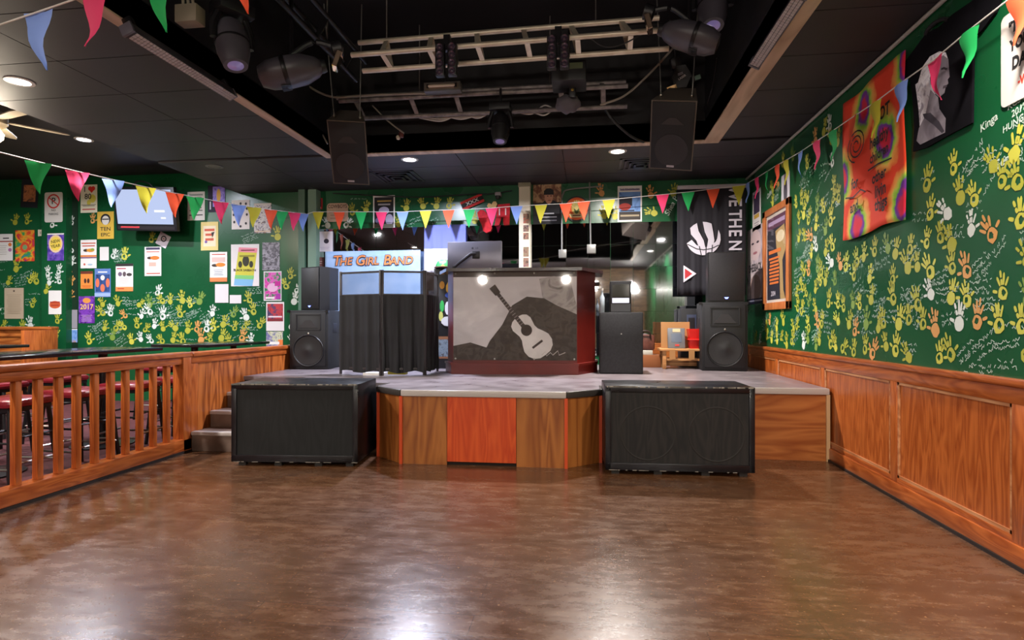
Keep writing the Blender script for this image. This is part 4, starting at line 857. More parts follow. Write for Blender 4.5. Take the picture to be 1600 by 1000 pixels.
# ---- red booth
RBOOTH = noisy('booth_red', '5a140e', '6e1c14', (2, 2, 2), rough=(.3, .45)); DRED = M('booth_red_dark', '4a100c', .35)
F0, F1 = onZ(708, 584, ZS), onZ(902, 584, ZS); F1.y = F0.y + .06
def on_depth(px, y): return onY(px, 500, y).x
R1 = Vector((on_depth(934, F1.y + .42) - .03, F1.y + .42, ZS)); L1 = Vector((on_depth(700, F0.y + .3) - .0, F0.y + .3, ZS))
plan = [F0, F1, R1, Vector((R1.x, R1.y + .35, ZS)), Vector((L1.x + .25, L1.y + .3, ZS)), L1]
cb = sum(plan, Vector()) / 6; booth = thing('booth', 'dark red angled booth with a large black and white picture across its front', 'booth', (cb.x, cb.y, ZS))
pl = [(v.x - cb.x, v.y - cb.y) for v in plan]
def grow(pl, g):
    out = []
    n = len(pl)
    for i in range(n):
        p0, p1, p2 = Vector(pl[i - 1]), Vector(pl[i]), Vector(pl[(i + 1) % n]); d1 = (p1 - p0).normalized(); d2 = (p2 - p1).normalized(); n1_ = Vector((d1.y, -d1.x)); n2_ = Vector((d2.y, -d2.x)); m = (n1_ + n2_).normalized(); out.append(tuple(p1 + m * g / max(.3, m.dot(n1_))))
    return out
HB = onY(800, 424, F0.y).z - ZS
B().prism(pl, 0, HB).obj('body', RBOOTH, booth); B().prism(grow(pl, .025), 0, .10).obj('plinth', RBOOTH, booth); B().prism(grow(pl, .035), .10, .125).obj('plinth_moulding', RBOOTH, booth)
B().prism(grow(pl, .09), HB, HB + .035).obj('counter_top', noisy('counter', '241a1c', '3a2422', (3, 3, 3), rough=(.15, .3)), booth)
u = (F1 - F0).normalized(); pw = (F1 - F0).length - .01; z0, z1 = onY(800, 563, F0.y).z, ZS + HB - .005; ph_ = z1 - z0
mtp = frame((F0 + F1) / 2 - Vector((0, 0, ZS)) + Vector((0, 0, (z0 + z1) / 2)) - Vector((cb.x, cb.y, ZS)) + Vector((u.y, -u.x, 0)) * .004, u, (0, 0, 1))
pic = B().box(-pw / 2, pw / 2, -ph_ / 2, ph_ / 2, 0, .006).obj('picture', photo('ph_backdrop', ['c4bec0', 'd8d2d4', 'e8e2e2'], 2), booth, False, mtp)
p = Print(pw, ph_, .007); DK = photo('ph_jacket', ['141214', '201d1e', '3a3636', '181618'], 7); PALE = photo('ph_guitar', ['dcd6d4', 'f0eae8'], 3)
p.rect(.0, .945, 1, 1, '4a4446')
# a plain grey still life: a guitar leaning on dark drapery
p.poly([(.70, .92), (.82, .95), (.95, .90), (1, .62), (1, .30), (.84, .36), (.74, .60)], photo('ph_shade', ['8a8486', 'b4aeac', '6a6666'], 5))
p.poly([(.22, 0), (.30, .22), (.40, .40), (.48, .62), (.60, .72), (.74, .70), (.84, .62), (1, .52), (1, 0)], DK)
p.poly([(0, 0), (0, .16), (.14, .20), (.28, .14), (.34, 0)], DK)
def gpt(u, v): a_ = R(128); return (.62 + (u * math.cos(a_) - v * math.sin(a_)) * .72, .30 + (u * math.sin(a_) + v * math.cos(a_)))
half_ = [(-.30, 0), (-.295, .07), (-.26, .13), (-.2, .165), (-.13, .17), (-.06, .14), (-.01, .112), (.04, .105), (.09, .115), (.14, .125), (.19, .11), (.22, .07), (.23, .03)]
p.poly([gpt(u_, v_) for u_, v_ in half_] + [gpt(u_, -v_) for u_, v_ in half_[:0:-1]], PALE)
p.poly([gpt(.08, -.025), gpt(.58, -.02), gpt(.58, .02), gpt(.08, .025)], '3a3436').poly([gpt(.57, -.035), gpt(.68, -.04), gpt(.68, .04), gpt(.57, .035)], '2a2628')
for k in range(12): p.line([gpt(.14 + k * .035, -.022), gpt(.14 + k * .035, .022)], .004, 'b8b0ae')
c_ = gpt(.05, 0); p.ell(c_[0], c_[1], .045, .065, '2a2628', 20); p.line([gpt(-.15, -.07), gpt(-.15, .07)], .025, '3a3436')
p.line([(.72, .06), (.75, .10), (.76, .05), (.79, .09), (.81, .06), (.85, .11), (.86, .06), (.91, .09)], .008, 'c8c2c0')
p.done(pic, 'print')
bgl = B().box(-pw / 2 + .0, pw / 2, -ph_ / 2, ph_ / 2, .014, .018).obj('acrylic_sheet', mat_clear('acrylic', .08), booth, False, mtp)
for x in (-.48, -.16, .16, .48):
    for y in (-.485, .485): B().lathe([(0, .026), (.009, .023), (.011, .018)], Matrix.Translation((x * pw, y * ph_, 0)), 10).obj('screw', STEEL, booth, False, mtp)
# monitor on an arm
q = onY(742, 418, 6.75); zt = onY(742, 378, 6.75).z; zb = ZS + HB + .035
mon = thing('monitor', 'silver-backed computer monitor turned away on the red booth', 'monitor', (q.x, 6.72, zb), R(-2))
mw = (onY(785, 400, 6.75).x - onY(700, 400, 6.75).x)
bx('back_shell', noisy('monitor_silver', '6e6c78', '7c7a86', (1, 1, 1), rough=(.28, .35), metal=.6), -mw / 2, mw / 2, -.01, .02, .035, zt - zb, mon, .008)
bx('screen_bezel', BLACK, -mw / 2, mw / 2, .02, .035, .03, zt - zb, mon, .004)
B().tube([(-.23, -.09, .04), (-.16, -.09, .10), (-.03, -.06, .20), (.02, -.02, .21)], .018).obj('arm', BLK2, mon, True); B().box(-.02, .07, -.03, -.008, .15, .24, .006).obj('mount_plate', BLK2, mon, True)
B().lathe([(.05, 0), (.05, .012), (.02, .02), (.02, .06)], Matrix.Translation((-.23, -.09, .0)), 16).obj('arm_base', BLK2, mon, True); bx('stand_foot', M('stand_tan', '6a6058', .4), .0, .15, -.02, .1, 0, .012, mon, .003); bx('stand_neck', M('stand_tan'), .03, .11, .02, .04, .01, .1, mon)
p = Print(mw, .4, 0); p.ell(.47, .80, .018, .028, '2c2a34').text('LG', .55, .80, .05, '3a3844'); o = p.done(mon, 'logo'); o.matrix_local = Matrix.Translation((0, -.0115, zt - zb - .2)) @ RX90
# sticker covered cabinet between screen and booth
q = onY(696, 580, 6.98); cabx = q.x
cabi = thing('sticker_cabinet', 'black cabinet covered in stickers between the screen and the booth', 'cabinet', (cabx, 7.06, ZS))
ch = onY(696, 418, 7.0).z - ZS
bx('body', BLACK, -.17, .13, 0, .35, 0, ch, cabi, .008)
p = Print(.28, ch, 0)
for x, y, rx, ry, c in ((.72, .80, .2, .07, 'c89a3a'), (.7, .73, .22, .03, '3a58b8'), (.35, .83, .12, .04, 'b88030'), (.35, .62, .1, .06, '2aa048'), (.62, .6, .15, .07, 'c8c4cc'), (.85, .6, .1, .05, '7a7ab8'), (.3, .52, .1, .05, 'b8b860'), (.6, .47, .3, .05, 'c8c8cc'), (.8, .66, .1, .03, 'c89090')): p.ell(x, y, rx, ry, c, 9)
p.rect(.12, .1, .92, .32, '8a5a3a').rect(.18, .12, .86, .29, photo('ph_cab', ['2a3a4a', '7a8a98', '3a3030'], 12)); o = p.done(cabi, 'stickers'); o.matrix_local = Matrix.Translation((-.02, -.006, ch / 2)) @ RX90
hat = thing('cap', 'green and yellow cap lying on the sticker-covered cabinet', 'hat', (cabx - .04, 7.1, ZS + ch))
B().lathe([(.115, 0), (.113, .04), (.09, .085), (.05, .105), (0, .11)], None, 20).obj('crown', photo('ph_cap', ['1a6a34', '2a8a48', 'c8c040'], 9), hat, True)
B().prism([(.12 * math.cos(R(k)), -.05 - .11 * math.sin(R(k))) for k in range(0, 181, 15)], .0, .012).obj('brim', M('cap_brim', '4a2420', .7), hat)
# ---- right side of the stage
q0, q1 = onZ(937, 584, ZS), onZ(1004, 584, ZS); gx = (q0.x + q1.x) / 2; gw = (q1.x - q0.x) / 2
gz = onY(970, 488, q0.y).z - ZS
t = thing('grey_cabinet', 'tall plain dark grey cabinet beside the red booth', 'cabinet', (gx, q0.y, ZS))
bx('body', noisy('grey_carpet_cover', '1e1e21', '28282b', (40, 40, 40), rough=(.7, .8)), -gw, gw, 0, .4, 0, gz, t, .006); bx('back_plate', noisy('grey_panel', '26262a', '303034', (40, 40, 40), rough=(.6, .75)), -gw + .01, gw - .012, -.006, .002, .012, gz - .012, t, .002); B().lathe([(0, .004), (.008, .002), (.008, 0)], facing(.0, -.006, gz * .65), 8).obj('screw', STEEL, t)
t = thing('karaoke_player', 'small black player unit with bright display standing on the grey cabinet', 'player', (gx + .0, q0.y + .12, ZS + gz))
bx('case', BLACK, -.12, .12, 0, .2, 0, .36, t, .01); bx('display', M('display_dark', '10140c', .1), -.095, .095, -.004, .002, .17, .32, t); bx('lit_strip', M('display_lit', 'c8c8d8', .3, emit='c8c8e0', estr=1.2), -.095, .095, -.005, .002, .11, .165, t); bx('foot_panel', GREY, -.11, .11, -.004, .002, .01, .1, t)
t = thing('pale_bottle', 'pale slim bottle beside the player unit on the grey cabinet', 'bottle', (gx - .21, q0.y + .1, ZS + gz))
B().lathe([(.025, 0), (.028, .01), (.028, .17), (.012, .21), (.012, .26), (0, .26)], None, 14).obj('glass', M('bottle_pale', 'b0bcc8', .2), t, True); B().lathe([(.014, .25), (.014, .28), (0, .28)], None, 10).obj('stopper', WHITE, t)
# bench with things on it
b0, b1 = onZ(1036, 577, ZS), onZ(1101, 577, ZS); by = (b0.y + b1.y) / 2; bw = (b1.x - b0.x) / 2; bxm = (b0.x + b1.x) / 2; bh = onY(1068, 545, by).z - ZS
PINE = wood('pine', 'a06a3a', 'c89058', 0, .5); bench = thing('wooden_bench', 'small pine bench behind the worn bass box at the back of the stage', 'bench', (bxm, by, ZS))
bx('top', PINE, -bw - .03, bw + .03, -.02, .32, bh - .03, bh, bench, .004)
for x in (-bw, bw - .045):
    for y in (0, .26): bx('leg', PINE, x, x + .045, y, y + .045, 0, bh - .03, bench, .003)
bx('lower_rail', PINE, -bw + .04, bw - .04, .01, .035, bh * .42, bh * .52, bench); bx('back_board', PINE, -bw + .04, bw - .04, .27, .29, .02, bh * .5, bench)
for x in (-bw + .08, bw - .2): bx('tape_tab', M('cardboard', 'a87848', .8), x, x + .07, -.024, -.02, bh - .13, bh - .01, bench)
zt1 = onY(1055, 503, by + .2).z; x0, x1 = onY(1033, 520, by + .2).x, onY(1078, 520, by + .2).x
o = B().box(x0 - bxm, x1 - bxm, .0, .012, 0, zt1 - ZS - bh, .002).obj('cardboard_panel', M('cardboard'), None, False, Matrix.Translation((bxm, by + .20, ZS + bh)) @ Matrix.Rotation(R(-4), 4, 'X')); tag(o, 'upright brown cardboard panel leaning behind the grey device on the bench', 'cardboard')
x0, x1 = onY(1044, 540, by + .08).x, onY(1071, 540, by + .08).x; hh = onY(1057, 512, by + .08).z - ZS - bh
t = thing('grey_device', 'grey plastic device with recessed screen leaning on the pine bench', 'device', mtx=Matrix.Translation(((x0 + x1) / 2, by + .08, ZS + bh)) @ Matrix.Rotation(R(-10), 4, 'X'))
ww = (x1 - x0) / 2; bx('shell', M('device_grey', '6a6c70', .5), -ww, ww, 0, .05, 0, hh, t, .01); bx('screen', M('device_screen', '3c4a60', .2), -ww * .6, ww * .6, -.003, .004, hh * .3, hh * .72, t); bx('label_plate', M('device_label', 'c8b890', .6), -ww * .45, ww * .45, -.003, .002, hh * .8, hh * .96, t); bx('red_button', M('red_btn', 'c8302c', .4), -.02, .03, -.006, .002, hh * .12, hh * .2, t)
x0, x1 = onY(1075, 540, by + .1).x, onY(1102, 540, by + .1).x; hh = onY(1088, 514, by + .1).z - ZS - bh; REDP = M('red_plastic', 'd01a14', .35)
t = thing('red_crate', 'bright red plastic bin standing on the pine bench', 'bin', ((x0 + x1) / 2, by + .02, ZS + bh)); ww = (x1 - x0) / 2
for nm, s0, s1, za, zb_ in (('lower_bin', .78, .95, 0, hh * .45), ('upper_bin', .86, 1.0, hh * .45, hh)):
    B().add([(sx * ww * s, (.12 + sy * .11 * s), z) for s, z in ((s0, za), (s1, zb_)) for sx, sy in ((-1, -1), (1, -1), (1, 1), (-1, 1))], []) if False else None
    bb = B(); bb.add([Vector((sx * ww * s, .12 + sy * .11 * s, z)) for s, z in ((s0, za), (s1, zb_)) for sx, sy in ((-1, -1), (1, -1), (1, 1), (-1, 1))], [(0, 1, 2, 3), (0, 1, 5, 4), (1, 2, 6, 5), (2, 3, 7, 6), (3, 0, 4, 7), (4, 5, 6, 7)]); bb.obj(nm, REDP, t)
bx('rim', REDP, -ww * 1.04, ww * 1.04, .0, .24, hh * .42, hh * .48, t, .004)
x0, x1 = onY(1064, 500, 7.72).x, onY(1112, 500, 7.72).x; zt1 = onY(1080, 482, 7.72).z; ww = (x1 - x0) / 2
t = thing('amplifier', 'black amplifier cabinet with a small blue-lit window behind the red bin', 'amplifier', ((x0 + x1) / 2, 7.72, ZS)); bx('cabinet', BODY, -ww, ww, 0, .28, 0, zt1 - ZS, t, .01)
bx('control_panel', M('panel_slate', '3a4258', .4), -.12, .0, -.004, .002, zt1 - ZS - .3, zt1 - ZS - .08, t); bx('window', BLACK, -.1, -.02, -.008, .002, zt1 - ZS - .27, zt1 - ZS - .12, t)
t = thing('leather_bag', 'brown leather bag at the back of the stage between the grey cabinet and the bench', 'bag', Vector((onY(1008, 560, 7.55).x, 7.6, ZS)))
bx('lower_case', M('crate_wood', '8a5028', .6), -.18, .2, -.02, .25, 0, .16, t, .005); bx('books', M('books_pale', 'b8b4a8', .7), -.12, .1, .0, .2, .16, .22, t, .004); bx('body', noisy('leather', '4a241c', '6a3a2c', (12, 12, 12), rough=(.35, .5)), -.13, .13, .0, .2, .22, .42, t, .03); B().tube(curve_pts([(-.08, .0, .36), (-.05, -.03, .46), (.05, -.03, .46), (.08, .0, .36)], 5), .01).obj('handle', M('leather_dark', '2c1612', .5), t, True)
# low wood wall behind the stage, right of the booth
o = bx('trim_6', WOODX, onY(1000, 560, YB - .06).x, XR - .06, YB - .05, YB - .02, ZS, ZS + .3); struct(o)
# loose cable on the deck

# ================================================================ RIG IN THE CEILING WELL
ALU = noisy('truss_tan', 'cdbfaa', 'e0d4c2', (9, 9, 9), rough=(.35, .5), metal=.5); DTR = noisy('truss_dark', '6a6264', '968e8a', (12, 12, 12), rough=(.4, .6), metal=.5)
def truss(name, label, tubes, mat, brace_t, wires):
    """tubes: three (start, end) pairs of points"""
    o0 = (tubes[1][0] + tubes[1][1]) / 2; t = thing(name, label, 'truss', o0)
    for a, b in tubes: B().tube([a - o0, b - o0], .024, 10).obj('tube', mat, t, True)
    for k in brace_t:
        P3 = [a.lerp(b, k) - o0 for a, b in tubes]
        for i, j in ((0, 1), (1, 2), (0, 2)):
            d = (P3[j] - P3[i]); u = d.normalized(); x = Vector((1, 0, 0)); n = u.cross(x).normalized(); x = n.cross(u)
            mt = Matrix(((x.x, u.x, n.x, P3[i].x), (x.y, u.y, n.y, P3[i].y), (x.z, u.z, n.z, P3[i].z), (0, 0, 0, 1))); B().box(-.022, .022, 0, d.length, -.006, .006, 0, mt).obj('brace', mat, t)
    for k, i in wires:
        a = tubes[i][0].lerp(tubes[i][1], k) - o0; B().tube([a, Vector((a.x, a.y, ZT - o0.z))], .006, 6).obj('hanging_rod', DTR, t)
Y1 = 5.2
tubes = [(onY(560, 67, Y1 + .12), onY(1030, 28, Y1 + .12)), (onY(549, 86, Y1 - .12), onY(1050, 46, Y1 - .12)), (onY(567, 111, Y1 + .05), onY(1045, 76, Y1 + .05))]
truss('lighting_truss', 'pale triangular lighting truss hung across the ceiling well', tubes, ALU, [.1, .255, .41, .565, .72, .88], [(.1, 0), (.8, 0)])
Y2 = 6.0
tubes2 = [(onY(526, 153, Y2), onY(978, 128, Y2)), (onY(530, 158, Y2 - .14), onY(981, 134, Y2 - .14)), (onY(545, 186, Y2), onY(980, 166, Y2))]
truss('lighting_truss', 'darker thin lighting truss close to the back of the ceiling well', tubes2, DTR, [.06, .26, .42, .78, .92], [(.3, 0), (.75, 0)])
X3 = -2.35
tubes3 = [(Vector((X3, 2.6, 3.75)), Vector((X3, 5.4, 3.75))), (Vector((X3 + .2, 2.6, 3.75)), Vector((X3 + .2, 5.4, 3.75))), (Vector((X3 + .1, 2.6, 3.58)), Vector((X3 + .1, 5.4, 3.58)))]
truss('lighting_truss', 'black side truss carrying lights along the timber edge', tubes3, BLK2, [.1, .3, .5, .7, .9], [(.15, 0), (.85, 0)])
X4 = .72
tubes4 = [(Vector((X4, 2.4, 4.12)), Vector((X4, 5.0, 4.12))), (Vector((X4 + .2, 2.4, 4.12)), Vector((X4 + .2, 5.0, 4.12))), (Vector((X4 + .1, 2.4, 3.95)), Vector((X4 + .1, 5.0, 3.95)))]
truss('lighting_truss', 'black side truss carrying lights near the tilted speaker', tubes4, BLK2, [.1, .3, .5, .7, .9], [(.15, 0), (.85, 0)])
LENS = M('lens_glass', '8a80a8', .05, 0, emit='8878c0', estr=.25, coat=1); SHELL = noisy('fixture_shell', '423e46', '4f4b54', (5, 5, 5), rough=(.35, .45))
def aim(c, d, roll=(0, 0, 1)):
    """frame at c whose z axis points along d"""
    n = Vector(d).normalized(); u = Vector(roll).cross(n)
    if u.length < .05: u = Vector((1, 0, 0))
    u.normalize(); v = n.cross(u); return frame(c, u, v)
def moving_head(label, c, d, sc, zhang, shell=SHELL):
    t = thing('moving_head_light', label, 'stage light', mtx=aim(c, d)); k = sc
    B().lathe([(0, -.19 * k), (.06 * k, -.185 * k), (.10 * k, -.14 * k), (.12 * k, -.04 * k), (.115 * k, .08 * k), (.09 * k, .17 * k), (.085 * k, .19 * k), (.07 * k, .19 * k)], None, 24).obj('head', shell, t, True)
    B().lathe([(.07 * k, .186 * k), (.05 * k, .192 * k), (0, .197 * k)], None, 20).obj('lens', LENS, t, True)
    B().lathe([(.1205 * k, -.01 * k), (.123 * k, -.005 * k), (.123 * k, .005 * k), (.1205 * k, .01 * k)], None, 24).obj('seam_ring', BLK2, t, True)
    im = t.matrix_world.inverted(); up = im.to_3x3() @ Vector((0, 0, 1)); ax = Vector((1, 0, 0)); up = (up - ax * up.dot(ax)).normalized()
    for s in (-1, 1): B().tube([ax * s * .135 * k, ax * s * .14 * k + up * .10 * k, ax * s * .10 * k + up * .22 * k], .028 * k, 8).obj('yoke_arm', BLK2, t, True)
    mt = frame(up * .22 * k, ax, up.cross(ax)); top = up * .24 * k
    B().box(-.13 * k, .13 * k, -.10 * k, .10 * k, 0, .09 * k, .01, Matrix.Translation(up * .2 * k) @ mt.to_3x3().to_4x4()).obj('base', BLACK, t, True)
    w0 = t.matrix_world @ (up * .28 * k); B().tube([im @ w0, im @ Vector((w0.x, w0.y, zhang))], .012, 6).obj('clamp', BLK2, t)
    return t
c = onX(363, 68, -2.5); moving_head('grey moving head light pointing down beside the scanner on the side truss', c, (.25, -.15, -1), .95, 3.75)
c = onX(1113, 12, .98); moving_head('dark moving head light pointing down beside the scanner near the timber edge', c, (-.05, -.35, -1), .98, 3.98)
c = onY(782, 200, Y2 - .18); moving_head('black moving head light hung from the darker truss over the stage', c, (.0, -.25, -1), .82, 3.6, BLACK)
def scanner(label, c, d, sc, zhang, mside):
    t = thing('scanner_light', label, 'stage light', mtx=aim(c, d)); k = sc
    B().lathe([(0, -.25 * k), (.10 * k, -.235 * k), (.145 * k, -.16 * k), (.16 * k, -.03 * k), (.15 * k, .10 * k), (.10 * k, .2 * k), (.06 * k, .235 * k), (0, .24 * k)], Matrix.Diagonal((1, .72, 1, 1)), 24).obj('body', SHELL, t, True)
    B().lathe([(.162 * k, -.06 * k), (.166 * k, -.05 * k), (.166 * k, -.035 * k), (.162 * k, -.025 * k)], Matrix.Diagonal((1, .72, 1, 1)), 24).obj('seam_ring', BLK2, t, True)
    B().lathe([(.05 * k, .21 * k), (.055 * k, .24 * k), (.045 * k, .27 * k), (.0, .27 * k)], None, 18).obj('nose', BLACK, t, True)
    im = t.matrix_world.inverted(); up = im.to_3x3() @ Vector((0, 0, 1))
    B().tube(curve_pts([Vector((0, 0, -.02 * k)) + up * .12 * k, Vector((0, 0, .16 * k)) + up * .20 * k, Vector((0, 0, .34 * k)) + up * .14 * k], 5), .022 * k, 8).obj('mirror_arm', BLACK, t, True)
    B().lathe([(0, -.05), (.055, -.04), (.062, .03), (0, .05)], Matrix.Translation(Vector((0, 0, .36 * k)) + up * .12 * k), 14).obj('mirror_motor', BLACK, t, True)
    B().box(-.06 * k, .06 * k, -.065 * k, .065 * k, -.02, .02, .003, Matrix.Translation(Vector((0, 0, .36 * k)) + up * .02 * k) @ Matrix.Rotation(R(35), 4, 'X')).obj('mirror', M('scan_mirror', 'd8b8a0', .05, 1.), t)
    down = -up
    for j in range(6): B().box(-.05 * k + j * .02 * k, -.04 * k + j * .02 * k, -.118 * k, -.108 * k, -.10 * k, -.03 * k).obj('cooling_slot', BLACK, t)
    w0 = t.matrix_world @ (up * .08 * k); B().tube([im @ w0, im @ Vector((w0.x, w0.y, zhang))], .016, 6).obj('clamp', BLK2, t)
    return t
c = onX(455, 112, -2.3); scanner('black scanner light with a tilted mirror at the end of the side truss', c, (.93, .35, .28), 1.0, 3.75, 1)
c = onX(1078, 58, .78); scanner('black scanner light with a tilted mirror above the tilted hanging speaker', c, (-.9, .1, .35), .92, 3.98, -1)
# double lamp bars on the pale truss
def lamp_bar(label, px, py):
    c = onY(px, py, Y1 - .2); t = thing('led_lamp_bar', label, 'stage light', c)
    for s in (-1, 1):
        bx('tube_housing', BLACK, s * .055 - .042, s * .055 + .042, -.02, .05, -.14, .15, t, .012)
        for k in range(4): B().lathe([(.034, 0), (.03, .012), (.018, .004), (0, .014)], facing(s * .055, -.02, .11 - k * .072), 12).obj('lens', M('bar_lens', '6a5a70', .12, .6), t, True)
    bx('bracket', BLK2, -.03, .03, .02, .07, .10, .24, t); bx('mount_plate', BLK2, -.1, .1, .03, .06, -.02, .02, t)
lamp_bar('double row lamp bar hung on the pale truss next to the strobe', 697, 94); lamp_bar('double row lamp bar hung on the pale truss above the cloth-draped light', 872, 82)
a, b = onY(662, 143, 5.55), onY(719, 126, 5.55)
t = thing('strobe_light', 'grey strobe light with a long tube between the two trusses', 'stage light', ((a.x + b.x) / 2, 5.55, a.z)); w2 = (b.x - a.x) / 2; hz = b.z - a.z
bx('housing', M('strobe_grey', '55504e', .5), -w2, w2, 0, .1, 0, hz, t, .004); bx('reflector', M('strobe_reflector', 'b09a88', .25, .7), -w2 + .02, w2 - .02, -.003, .002, .018, hz - .018, t); B().tube([(-w2 + .05, -.012, hz / 2), (w2 - .05, -.012, hz / 2)], .012, 8).obj('tube', M('strobe_tube', 'd0c0b0', .15), t, True)
for x in (-w2 + .045, w2 - .045): bx('tube_holder', BLK2, x - .012, x + .012, -.016, .0, hz / 2 - .02, hz / 2 + .02, t)
bx('bracket', BLK2, -.02, .02, .04, .06, hz, hz + .3, t)
# projector with cloth-draped head, lasers
a, b = onY(862, 130, 5.4), onY(916, 96, 5.4)
t = thing('projector_box', 'black box light standing under the pale truss', 'stage light', ((a.x + b.x) / 2, 5.35, a.z)); w2 = (b.x - a.x) / 2; bx('case', BLACK, -w2, w2, 0, .3, 0, b.z - a.z, t, .01); bx('lit_panel', M('panel_green', '5a6448', .4), -w2 * .1, w2 * .8, -.003, .002, (b.z - a.z) * .55, (b.z - a.z) * .85, t); B().tube([(0, .15, b.z - a.z), (0, .15, b.z - a.z + .35)], .012, 6).obj('hanger', BLK2, t)
c = onY(887, 158, 5.65)
t = thing('draped_light', 'stage light with a grey cloth bag over its head on the darker truss', 'stage light', c)
r = random.Random(2); bb = bmesh.new(); bmesh.ops.create_icosphere(bb, subdivisions=3, radius=1)
for v in bb.verts:
    k = 1 + .10 * math.sin(v.co.x * 9 + v.co.z * 4) + .06 * math.sin(v.co.y * 13 + v.co.z * 7); v.co = Vector((v.co.x * .12 * k, v.co.y * .10 * k, v.co.z * .085 * k - .03))
me = bpy.data.meshes.new('cloth_bag'); bb.to_mesh(me); bb.free(); [setattr(f_, 'use_smooth', True) for f_ in me.polygons]; link('cloth_bag', me, M('bag_grey', '5a545c', .85), t)
B().box(.015, .085, -.12, -.06, -.01, .17, .012).obj('yoke', BLK2, t, True); B().lathe([(0, .008), (.014, .004), (.014, 0)], facing(.05, -.12, .06), 10).obj('knob', M('brass_knob', 'a8843a', .4, .6), t); bx('base', BLACK, -.07, .12, -.10, .05, .15, .22, t, .008)
c = onX(1063, 120, .95)
t = thing('laser_light', 'black three-armed laser light with white lettering above the tilted speaker', 'stage light', mtx=frame(c, Vector((.95, -.1, .32)), Vector((-.3, -.25, .92))))
B().prism([(-.09, -.09), (.02, -.12), (.10, -.03), (.07, .09), (-.02, .11), (-.09, .02)], -.06, .06).obj('body', BLACK, t)
B().box(-.17, -.06, -.11, -.05, -.05, .055, .01).obj('side_lens_box', BLACK, t, True); B().box(-.165, -.07, -.105, -.055, .056, .06, .001).obj('amber_lens', M('amber_lens', 'c89a60', .2, emit='c89a60', estr=.3), t)
B().box(.09, .19, -.10, -.04, -.04, .05, .01).obj('side_lens_box', BLACK, t, True); B().box(.12, .18, -.095, -.05, .051, .055, .001).obj('green_lens', M('green_lens', '8aa898', .1, .5), t); B().box(-.06, .04, .09, .2, -.05, .05, .01).obj('top_box', BLACK, t, True)
p = Print(.2, .2, .062); p.text('LASER', .52, .42, .11, W, 12).lines(.32, .55, .66, .68, 2, 'b8b4bc', .5, 2); p.done(t, 'lettering'); B().tube([(0, .15, 0), (.05, .55, .0)], .012, 6).obj('hanger', BLK2, t)
# LED wash bars on the timber edges
def wash_bar(label, a, b, down):
    d = b - a; L = d.length; u = d.normalized(); v = Vector(down).normalized(); v = (v - u * v.dot(u)).normalized()
    t = thing('led_wash_bar', label, 'stage light', mtx=frame((a + b) / 2, u, u.cross(v) * -1 if False else v.cross(u)))
    B().box(-L / 2, L / 2, -.038, .038, -.03, .035, .006).obj('housing', M('bar_housing', '4a464e', .35, .4), t, True)
    fb = B()
    for k in range(int(L / .028)):
        for j in (-.018, .004, .026): fb.box(-L / 2 + .02 + k * .028, -L / 2 + .042 + k * .028, j - .009, j + .009, .035, .04)
    fb.obj('led_lenses', M('led_lens', 'b8aeb0', .25), t)['kind'] = 'stuff'
    for s in (-1, 1):
        bx('end_cap', M('cap_grey', '5e5a66', .4), s * L / 2 - (.0 if s > 0 else .02), s * L / 2 + (.02 if s > 0 else 0), -.042, .042, -.032, .04, t, .004); bx('bracket', BLK2, s * L * .46 - .02, s * L * .46 + .02, -.03, .03, -.10, -.03, t, .004)
    return t
wash_bar('long LED bar with rows of pale lenses under the timber edge above the railing', onX(200, 46, -2.84), onX(360, 147, -2.84), (.45, -.3, -1))
wash_bar('long LED bar with a violet sheen under the timber edge facing the painted wall', onX(1182, 97, 1.2), onX(1254, -12, 1.2), (-.5, -.2, -1))
# hanging speakers
def hung(label, c, rotz, pitch, roll, w, h, d):
    mt = Matrix.Translation(c) @ Matrix.Rotation(rotz, 4, 'Z') @ Matrix.Rotation(roll, 4, 'Y') @ Matrix.Rotation(pitch, 4, 'X')
    t = thing('hanging_speaker', label, 'speaker', mtx=mt)
    B().prism([(-w / 2, 0), (w / 2, 0), (w * .3, d), (-w * .3, d)], -h / 2, h / 2).obj('cabinet', M('hung_shell', '5e554e', .4), t)
    bx('grille', noisy('hung_grille', '121115', '18171b', (60, 60, 60), rough=(.5, .65)), -w / 2 + .012, w / 2 - .012, -.008, .002, -h / 2 + .012, h / 2 - .012, t, .003)
    B().prism([(-w * .26, 0), (w * .26, 0), (.03, h * .1), (-.03, h * .1)], 0, .003, facing(0, -.009, h * .17)).obj('horn_mouth', M('hung_horn', '322e30', .4), t)
    B().lathe([(0, .006), (.03, .004), (w * .3, .001), (w * .38, .003), (w * .38, 0)], facing(0, -.009, -h * .2), 24).obj('woofer_cone', M('hung_cone', '2a282c', .4), t, True)
    bx('badge', M('badge_pale', 'b0a8b0', .4), -.035, .035, -.012, -.006, -h / 2 + .03, -h / 2 + .05, t)
    im = mt.inverted()
    for s in (-1, 1):
        a = Vector((s * w * .34, d * .25, h / 2)); B().lathe([(.008, 0), (.016, .012), (.016, .02), (.008, .03)], Matrix.Translation(a), 10).obj('eye_bolt', STEEL, t, True)
        wa = mt @ (a + Vector((0, 0, .02))); B().tube([im @ wa, im @ Vector((wa.x + s * .06, wa.y - .1, ZT))], .006, 6).obj('cable', STEEL, t)
hung('upright black speaker hung on wires near the end of the long timber edge', onY(545, 240, 5.75), R(14), R(37), R(1), .38, .68, .34)
hung('tilted black speaker hung on wires beside the laser light', onY(1050, 213, 5.55), R(-16), R(37), R(10), .41, .66, .36)
